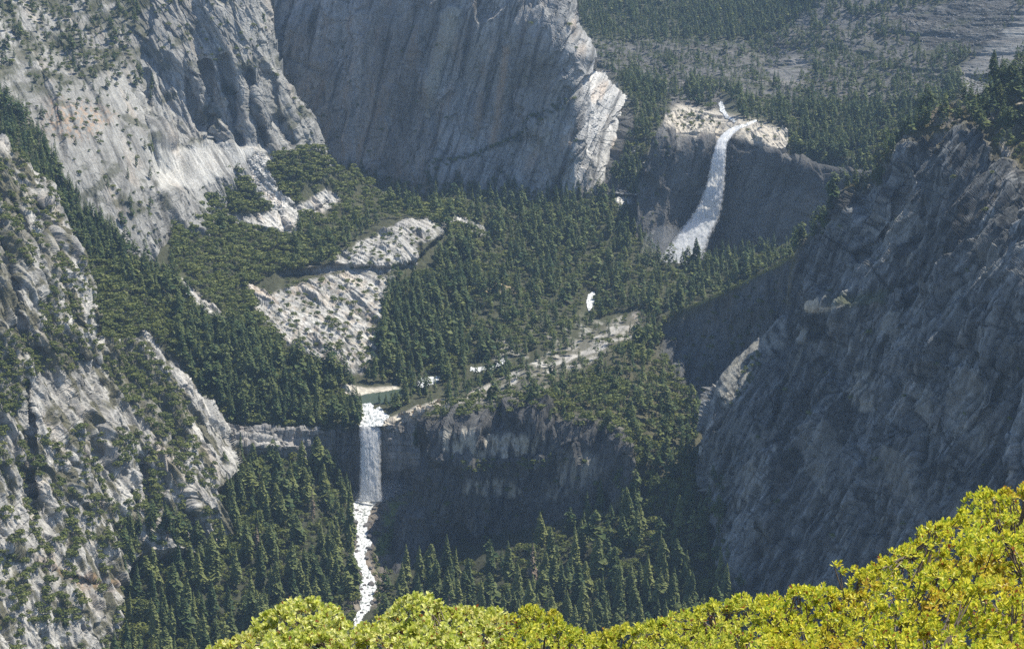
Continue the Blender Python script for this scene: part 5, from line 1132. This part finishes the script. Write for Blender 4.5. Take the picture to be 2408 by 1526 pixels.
# ================================================================== overlook with its bushes
gx, gy = np.meshgrid(np.linspace(-26, 26, 60), np.linspace(-8, 34, 60))
gz = CAM[2] - 1.75 - 0.43 * np.clip(gy, 0, None) - 0.02 * np.clip(gy - 18, 0, None) ** 2 + 0.15 * fbm(gx / 2, gy / 2, 0.5, 4, 15) - 0.1
V = np.stack([gx, gy, gz], 2).reshape(-1, 3)
i_ = np.arange(3600).reshape(60, 60)
Fg = np.stack([i_[:-1, :-1].ravel(), i_[:-1, 1:].ravel(), i_[1:, 1:].ravel(), i_[1:, :-1].ravel()], 1)
tag(link('hillside', make_mesh('hillside', V, [Fg], M_SOIL, col=np.full((3600, 3), 0.11) * np.array([1.1, 1, .8]), smooth=True)), 'steep dry hillside under the bushes at the overlook', 'hillside', kind='structure')

def mat_bush(name, trans=0.45):
    m, nt, out = new_mat(name); L = nt.links
    at = N(nt, 'ShaderNodeAttribute', attribute_name='Col')
    b = N(nt, 'ShaderNodeBsdfPrincipled'); b.inputs['Roughness'].default_value = 0.42; b.inputs['Specular IOR Level'].default_value = 0.35
    t = N(nt, 'ShaderNodeBsdfTranslucent'); mx = N(nt, 'ShaderNodeMixShader'); mx.inputs[0].default_value = trans
    geo = N(nt, 'ShaderNodeNewGeometry'); n1 = N(nt, 'ShaderNodeTexNoise'); n1.inputs['Scale'].default_value = 40
    L.new(geo.outputs['Position'], n1.inputs['Vector'])
    mr = N(nt, 'ShaderNodeMapRange'); mr.inputs['To Min'].default_value = 0.75; mr.inputs['To Max'].default_value = 1.25
    L.new(n1.outputs['Fac'], mr.inputs['Value'])
    sc = N(nt, 'ShaderNodeVectorMath', operation='SCALE'); L.new(at.outputs['Color'], sc.inputs[0]); L.new(mr.outputs[0], sc.inputs['Scale'])
    L.new(sc.outputs[0], b.inputs['Base Color']); L.new(sc.outputs[0], t.inputs['Color'])
    L.new(b.outputs[0], mx.inputs[1]); L.new(t.outputs[0], mx.inputs[2]); L.new(mx.outputs[0], out.inputs['Surface'])
    return m
M_LEAF = mat_bush('bush_leaves'); M_TWIG = mat_plain('bush_bark', (0.15, 0.12, 0.095), 0.8)
TOP = np.array([(440, 1600), (486, 1535), (505, 1516), (545, 1500), (570, 1488), (600, 1478), (625, 1450), (650, 1432), (680, 1412), (720, 1402), (755, 1400), (775, 1412), (790, 1440), (820, 1468), (860, 1476), (890, 1452), (925, 1440), (955, 1400), (975, 1392), (1000, 1398), (1030, 1412), (1060, 1432), (1110, 1424), (1160, 1432), (1215, 1440), (1240, 1424), (1270, 1420), (1295, 1440), (1330, 1466), (1380, 1486), (1410, 1496), (1425, 1478), (1460, 1470), (1490, 1462), (1530, 1464), (1570, 1440), (1602, 1430), (1640, 1428), (1689, 1402), (1710, 1412), (1736, 1396), (1770, 1410), (1809, 1396), (1850, 1396), (1873, 1368), (1895, 1386), (1923, 1376), (1970, 1390), (2005, 1388), (2010, 1370), (2030, 1340), (2070, 1310), (2100, 1296), (2144, 1275), (2175, 1238), (2200, 1224), (2221, 1218), (2255, 1216), (2270, 1188), (2298, 1148), (2340, 1152), (2405, 1142), (2480, 1110), (2600, 1080)], float)
BUSH = [  # centre x, centre y, look, leaf colours (three), leaf length, label
    (700, 1560, 0, 'rounded pale green bush at the bottom left with light leaf edges'),
    (1040, 1540, 0, 'yellow green bush at the bottom centre below the cascade'),
    (1330, 1580, 1, 'low golden green bush right of the bottom centre'),
    (1640, 1540, 1, 'bright yellow bush under the dark cliff foot'),
    (1930, 1500, 2, 'yellow bush with a few orange sprigs and a bare twig'),
    (2190, 1440, 2, 'large yellow green bush rising up the right side'),
    (2400, 1320, 2, 'tallest yellow bush with orange leaves at the right edge')]
PAL = [[(0.60, 0.62, 0.13), (0.76, 0.75, 0.29), (0.42, 0.48, 0.09)], [(0.58, 0.59, 0.08), (0.70, 0.67, 0.11), (0.38, 0.45, 0.06)], [(0.62, 0.61, 0.06), (0.74, 0.68, 0.08), (0.38, 0.46, 0.05)]]
rb = np.random.default_rng(99)
cl = []
for bx_ in [dart([(440, 1390), (2600, 1080), (2600, 1700), (440, 1700)], 23.5, (), 777, 0.8)]:
    ct = np.interp(bx_[:, 0], TOP[:, 0], TOP[:, 1]); bx_ = bx_[bx_[:, 1] > ct + 7]; cl.append(bx_)
sk = np.arange(486, 2590, 17.0) + rb.uniform(-6, 6, len(np.arange(486, 2590, 17.0)))
cl.append(np.stack([sk, np.interp(sk, TOP[:, 0], TOP[:, 1]) + 8 + np.abs(rb.normal(0, 5, len(sk)))], 1))
tw = np.array([(1970, 1322), (1986, 1340), (2010, 1336), (2050, 1326), (2004, 1364), (2030, 1348)], float)
cl.append(tw)
cl = np.concatenate(cl)
ctop = np.interp(cl[:, 0], TOP[:, 0], TOP[:, 1])
cd = 15.2 - 3.6 * np.clip((cl[:, 1] - ctop) / 300, 0, 1.4) ** 0.8 - 1.5 * fbm(cl[:, 0] / 95, cl[:, 1] / 75, 0.5, 3, 71) - 0.7 * fbm(cl[:, 0] / 38, cl[:, 1] / 30, 6.5, 2, 74) + np.abs(rb.normal(0, 0.22, len(cl)))
CP = CAM + cd[:, None] * dirs(cl[:, 0], cl[:, 1])
cn = np.where(np.arange(len(cl)) >= len(cl) - len(tw), 3, rb.integers(5, 10, len(cl)))
ci = np.repeat(np.arange(len(cl)), cn)
off = rb.normal(size=(len(ci), 3)); off /= np.linalg.norm(off, axis=1)[:, None]; off[:, 2] = np.abs(off[:, 2]) * 0.7 - 0.2; off[:, 1] = -np.abs(off[:, 1]) + 0.2
rad_ = np.repeat(rb.uniform(0.045, 0.085, len(cl)), cn); rad_ = np.where(ci >= len(cl) - len(tw), 0.025, rad_)
BP = CP[ci] + off * rad_[:, None]
deep = rb.random(len(cl)) < 0.95                     # darker sprigs deeper inside the bush
dp = CP[deep] + np.array([0, 0.45, -0.12]) + rb.normal(0, 0.1, (int(deep.sum()), 3)) ; dp = dp[project(dp)[1] > np.interp(project(dp)[0], TOP[:, 0], TOP[:, 1]) + 48]
BP = np.concatenate([BP] + [dp + rb.normal(0, 0.055, dp.shape) for _ in range(4)])
bx, by, bd = project(BP)
dens = np.full(len(bx), 0.0); dens[len(ci):] = -1
cxy = np.array([[b[0], b[1]] for b in BUSH], float)
own = np.argmin(np.hypot((bx[:, None] - cxy[None, :, 0]) + rb.normal(0, 14, (len(bx), 1)), (by[:, None] - cxy[None, :, 1]) * 0.6), axis=1)
orange = sstep(0.10, 0.45, fbm(bx / 110, by / 60, 9.5, 3, 73))
for k, (cx_, cy_, look, label) in enumerate(BUSH):
    s_ = np.nonzero(own == k)[0]
    P = BP[s_]; n = len(s_)
    base = P.mean(0) + np.array([0, 0.6, 0]); base[2] = CAM[2] - 1.75 - 0.43 * base[1] - 0.1
    root = bpy.data.objects.new('manzanita_bush' if look == 0 else 'scrub_oak_bush', None); COL.objects.link(root); root.location = base
    tag(root, label, 'bush', 'bushes along the overlook')
    NL = 10
    hub = np.repeat(P, NL, 0); m = len(hub)
    axis = np.array([0.15, -0.25, 1.0]) + rb.normal(0, 0.35, (n, 3)); axis /= np.linalg.norm(axis, axis=1)[:, None]
    ax = np.repeat(axis, NL, 0)
    th = np.tile(np.arange(NL) * 2.4, n) + np.repeat(rb.uniform(0, 6.28, n), NL)
    e1 = np.cross(ax, np.array([0.3, 0.9, 0.1])); e1 /= np.linalg.norm(e1, axis=1)[:, None]; e2 = np.cross(ax, e1)
    open_ = np.tile(np.linspace(0.25, 1.25, NL), n) + rb.normal(0, 0.18, m)       # young leaves upright, old ones spread
    rad = e1 * np.cos(th)[:, None] + e2 * np.sin(th)[:, None]
    dr = ax * np.cos(open_)[:, None] + rad * np.sin(open_)[:, None]
    sd = np.cross(dr, ax); sd /= np.linalg.norm(sd, axis=1)[:, None] + 1e-9
    nm = np.cross(sd, dr)
    ln = (0.040 if look == 0 else 0.036) * rb.uniform(0.7, 1.2, m) ; wd = ln * (0.34 if look == 0 else 0.27)
    st_ = hub - ax * (np.tile(np.linspace(0, 0.035, NL), n))[:, None]
    def pt(a, b, c_): return st_ + dr * (a * ln)[:, None] + sd * (b * wd)[:, None] + nm * (c_ * ln)[:, None]
    V = np.stack([pt(0.08, 0, 0), pt(0.45, 0.85, 0.10), pt(0.82, 0.75, 0.08), pt(1.0, 0, -0.02), pt(0.82, -0.75, 0.08), pt(0.45, -0.85, 0.10)], 1).reshape(-1, 3)
    q = np.arange(m)[:, None] * 6
    Fq = np.concatenate([q + np.array([[0, 3, 2, 1]]), q + np.array([[0, 5, 4, 3]])])
    pal = np.array(PAL[look]); mixk = rb.integers(0, 3, m); col = pal[mixk] * rb.uniform(0.8, 1.22, (m, 1))
    og = np.repeat(orange[s_], NL) * rb.random(m) * (0.2 if look == 0 else (0.4 if look == 1 else 0.75))
    col = col * (1 - og[:, None]) + np.array([0.60, 0.30, 0.05]) * og[:, None]
    old = (rb.random(m) < 0.03)[:, None]; col = np.where(old, np.array([0.30, 0.10, 0.04]), col)
    link('leaves', make_mesh('leaves', V - base, [Fq], M_LEAF, col=np.repeat(col, 6, 0)), root)
    # branches: limbs from the base, twigs to the sprigs
    VV = []; FF = []
    def tube(pts, r0, r1, ns=5):
        o = len(VV); pts = np.array(pts); nn = len(pts)
        for j, p in enumerate(pts):
            d = pts[min(j + 1, nn - 1)] - pts[max(j - 1, 0)]; d /= np.linalg.norm(d) + 1e-9
            a = np.cross(d, [0.2, 0.9, 0.4]); a /= np.linalg.norm(a) + 1e-9; b = np.cross(d, a); r_ = r0 + (r1 - r0) * j / (nn - 1)
            for t in range(ns): VV.append(p + r_ * (a * math.cos(6.283 * t / ns) + b * math.sin(6.283 * t / ns)))
        for j in range(nn - 1):
            for t in range(ns): FF.append((o + j * ns + t, o + j * ns + (t + 1) % ns, o + (j + 1) * ns + (t + 1) % ns, o + (j + 1) * ns + t))
    hubs = P[rb.choice(n, min(n, 14), replace=False)] + np.array([0, 0.7, -0.45])
    for hb_ in hubs:
        mid_ = base * 0.45 + hb_ * 0.55 + rb.normal(0, 0.12, 3)
        tube([base + rb.normal(0, 0.08, 3) * [1, 1, 0], mid_, hb_], 0.024, 0.010)
    dh = np.linalg.norm(P[:, None] - hubs[None], axis=2); near_ = np.argmin(dh, 1)
    for j in range(0, n, 3):
        if dens[s_[j]] < -0.1: continue
        hb_ = hubs[near_[j]]; e = P[j] - axis[j] * 0.03
        tube([hb_, hb_ * 0.4 + e * 0.6 + np.array([0, 0, -0.06]) + rb.normal(0, 0.03, 3), e], 0.008, 0.003, 4)
    link('branches', make_mesh('branches', np.array(VV) - base, [np.array(FF)], M_TWIG, smooth=True), root)
# ================================================================== ground, camera, light
g = 5900.0
V = np.array([[-g, -g, -60], [g, -g, -60], [g, g, -60], [-g, g, -60]], float)
me = make_mesh('ground', V, [np.array([[0, 1, 2, 3]])], M_SOIL, col=np.full((4, 3), 0.08))
tag(link('ground', me), 'deep valley ground far below the mountains', 'ground', kind='structure')

SUN_AZ, SUN_EL = math.radians(62), math.radians(61)      # azimuth measured clockwise from the view direction
to_sun = (math.sin(SUN_AZ) * math.cos(SUN_EL), math.cos(SUN_AZ) * math.cos(SUN_EL), math.sin(SUN_EL))
from mathutils import Vector
sl = bpy.data.lights.new('sun', 'SUN'); sl.energy = 5.0; sl.angle = math.radians(0.5); sl.color = (1.0, 0.94, 0.82)
so = bpy.data.objects.new('sun', sl); COL.objects.link(so)
so.rotation_euler = Vector(to_sun).to_track_quat('Z', 'Y').to_euler()
world = bpy.data.worlds.new('World'); scene.world = world; world.use_nodes = True
nt = world.node_tree; nt.nodes.clear()
sky = nt.nodes.new('ShaderNodeTexSky'); sky.sky_type = 'NISHITA'; sky.sun_disc = False
sky.sun_elevation = SUN_EL; sky.sun_rotation = SUN_AZ; sky.altitude = 2200; sky.air_density = 1.0; sky.dust_density = 1.6; sky.ozone_density = 1.0
bg = nt.nodes.new('ShaderNodeBackground'); bg.inputs['Strength'].default_value = 0.14
wo = nt.nodes.new('ShaderNodeOutputWorld')
nt.links.new(sky.outputs[0], bg.inputs[0]); nt.links.new(bg.outputs[0], wo.inputs[0])

if HAZE > 0:
    b = 5990.0
    zt = 1010.0
    V = np.array([[x, y, z] for z in (-61.5, zt) for y in (-b, b) for x in (-b, b)], float)
    Fc = np.array([[0, 2, 3, 1], [4, 5, 7, 6], [0, 1, 5, 4], [2, 6, 7, 3], [0, 4, 6, 2], [1, 3, 7, 5]])
    mh, nth, oh = new_mat('haze_air')
    pv = nth.nodes.new('ShaderNodeVolumePrincipled')
    pv.inputs['Color'].default_value = (0.50, 0.72, 1.0, 1); pv.inputs['Density'].default_value = HAZE; pv.inputs['Anisotropy'].default_value = 0.2
    nth.links.new(pv.outputs[0], oh.inputs['Volume'])
    me = make_mesh('haze', V, [Fc], mh)
    tag(link('haze', me), 'thin blue haze filling the valley air', 'haze', kind='stuff')

cam = bpy.data.cameras.new('camera'); cam.sensor_width = 36.0; cam.lens = 36.0 * F / W0
cam.clip_start = 0.5; cam.clip_end = 20000
co = bpy.data.objects.new('camera', cam); COL.objects.link(co)
co.location = CAM; co.rotation_euler = (math.radians(90) - PITCH, 0, 0)
scene.camera = co
scene.view_settings.view_transform = 'Standard'; scene.view_settings.look = 'None'
scene.view_settings.exposure = EXPO; scene.view_settings.gamma = 1.0; scene.view_settings.use_curve_mapping = False
cy = scene.cycles
cy.use_denoising = False; cy.denoiser = 'OPENIMAGEDENOISE'; cy.denoising_input_passes = 'RGB_ALBEDO_NORMAL'; cy.denoising_prefilter = 'ACCURATE'
cy.max_bounces = 6; cy.diffuse_bounces = 3; cy.glossy_bounces = 2; cy.transmission_bounces = 4; cy.volume_bounces = 1; cy.transparent_max_bounces = 8
cy.use_adaptive_sampling = True; cy.adaptive_threshold = 0.015
cy.sample_clamp_indirect = 4.0
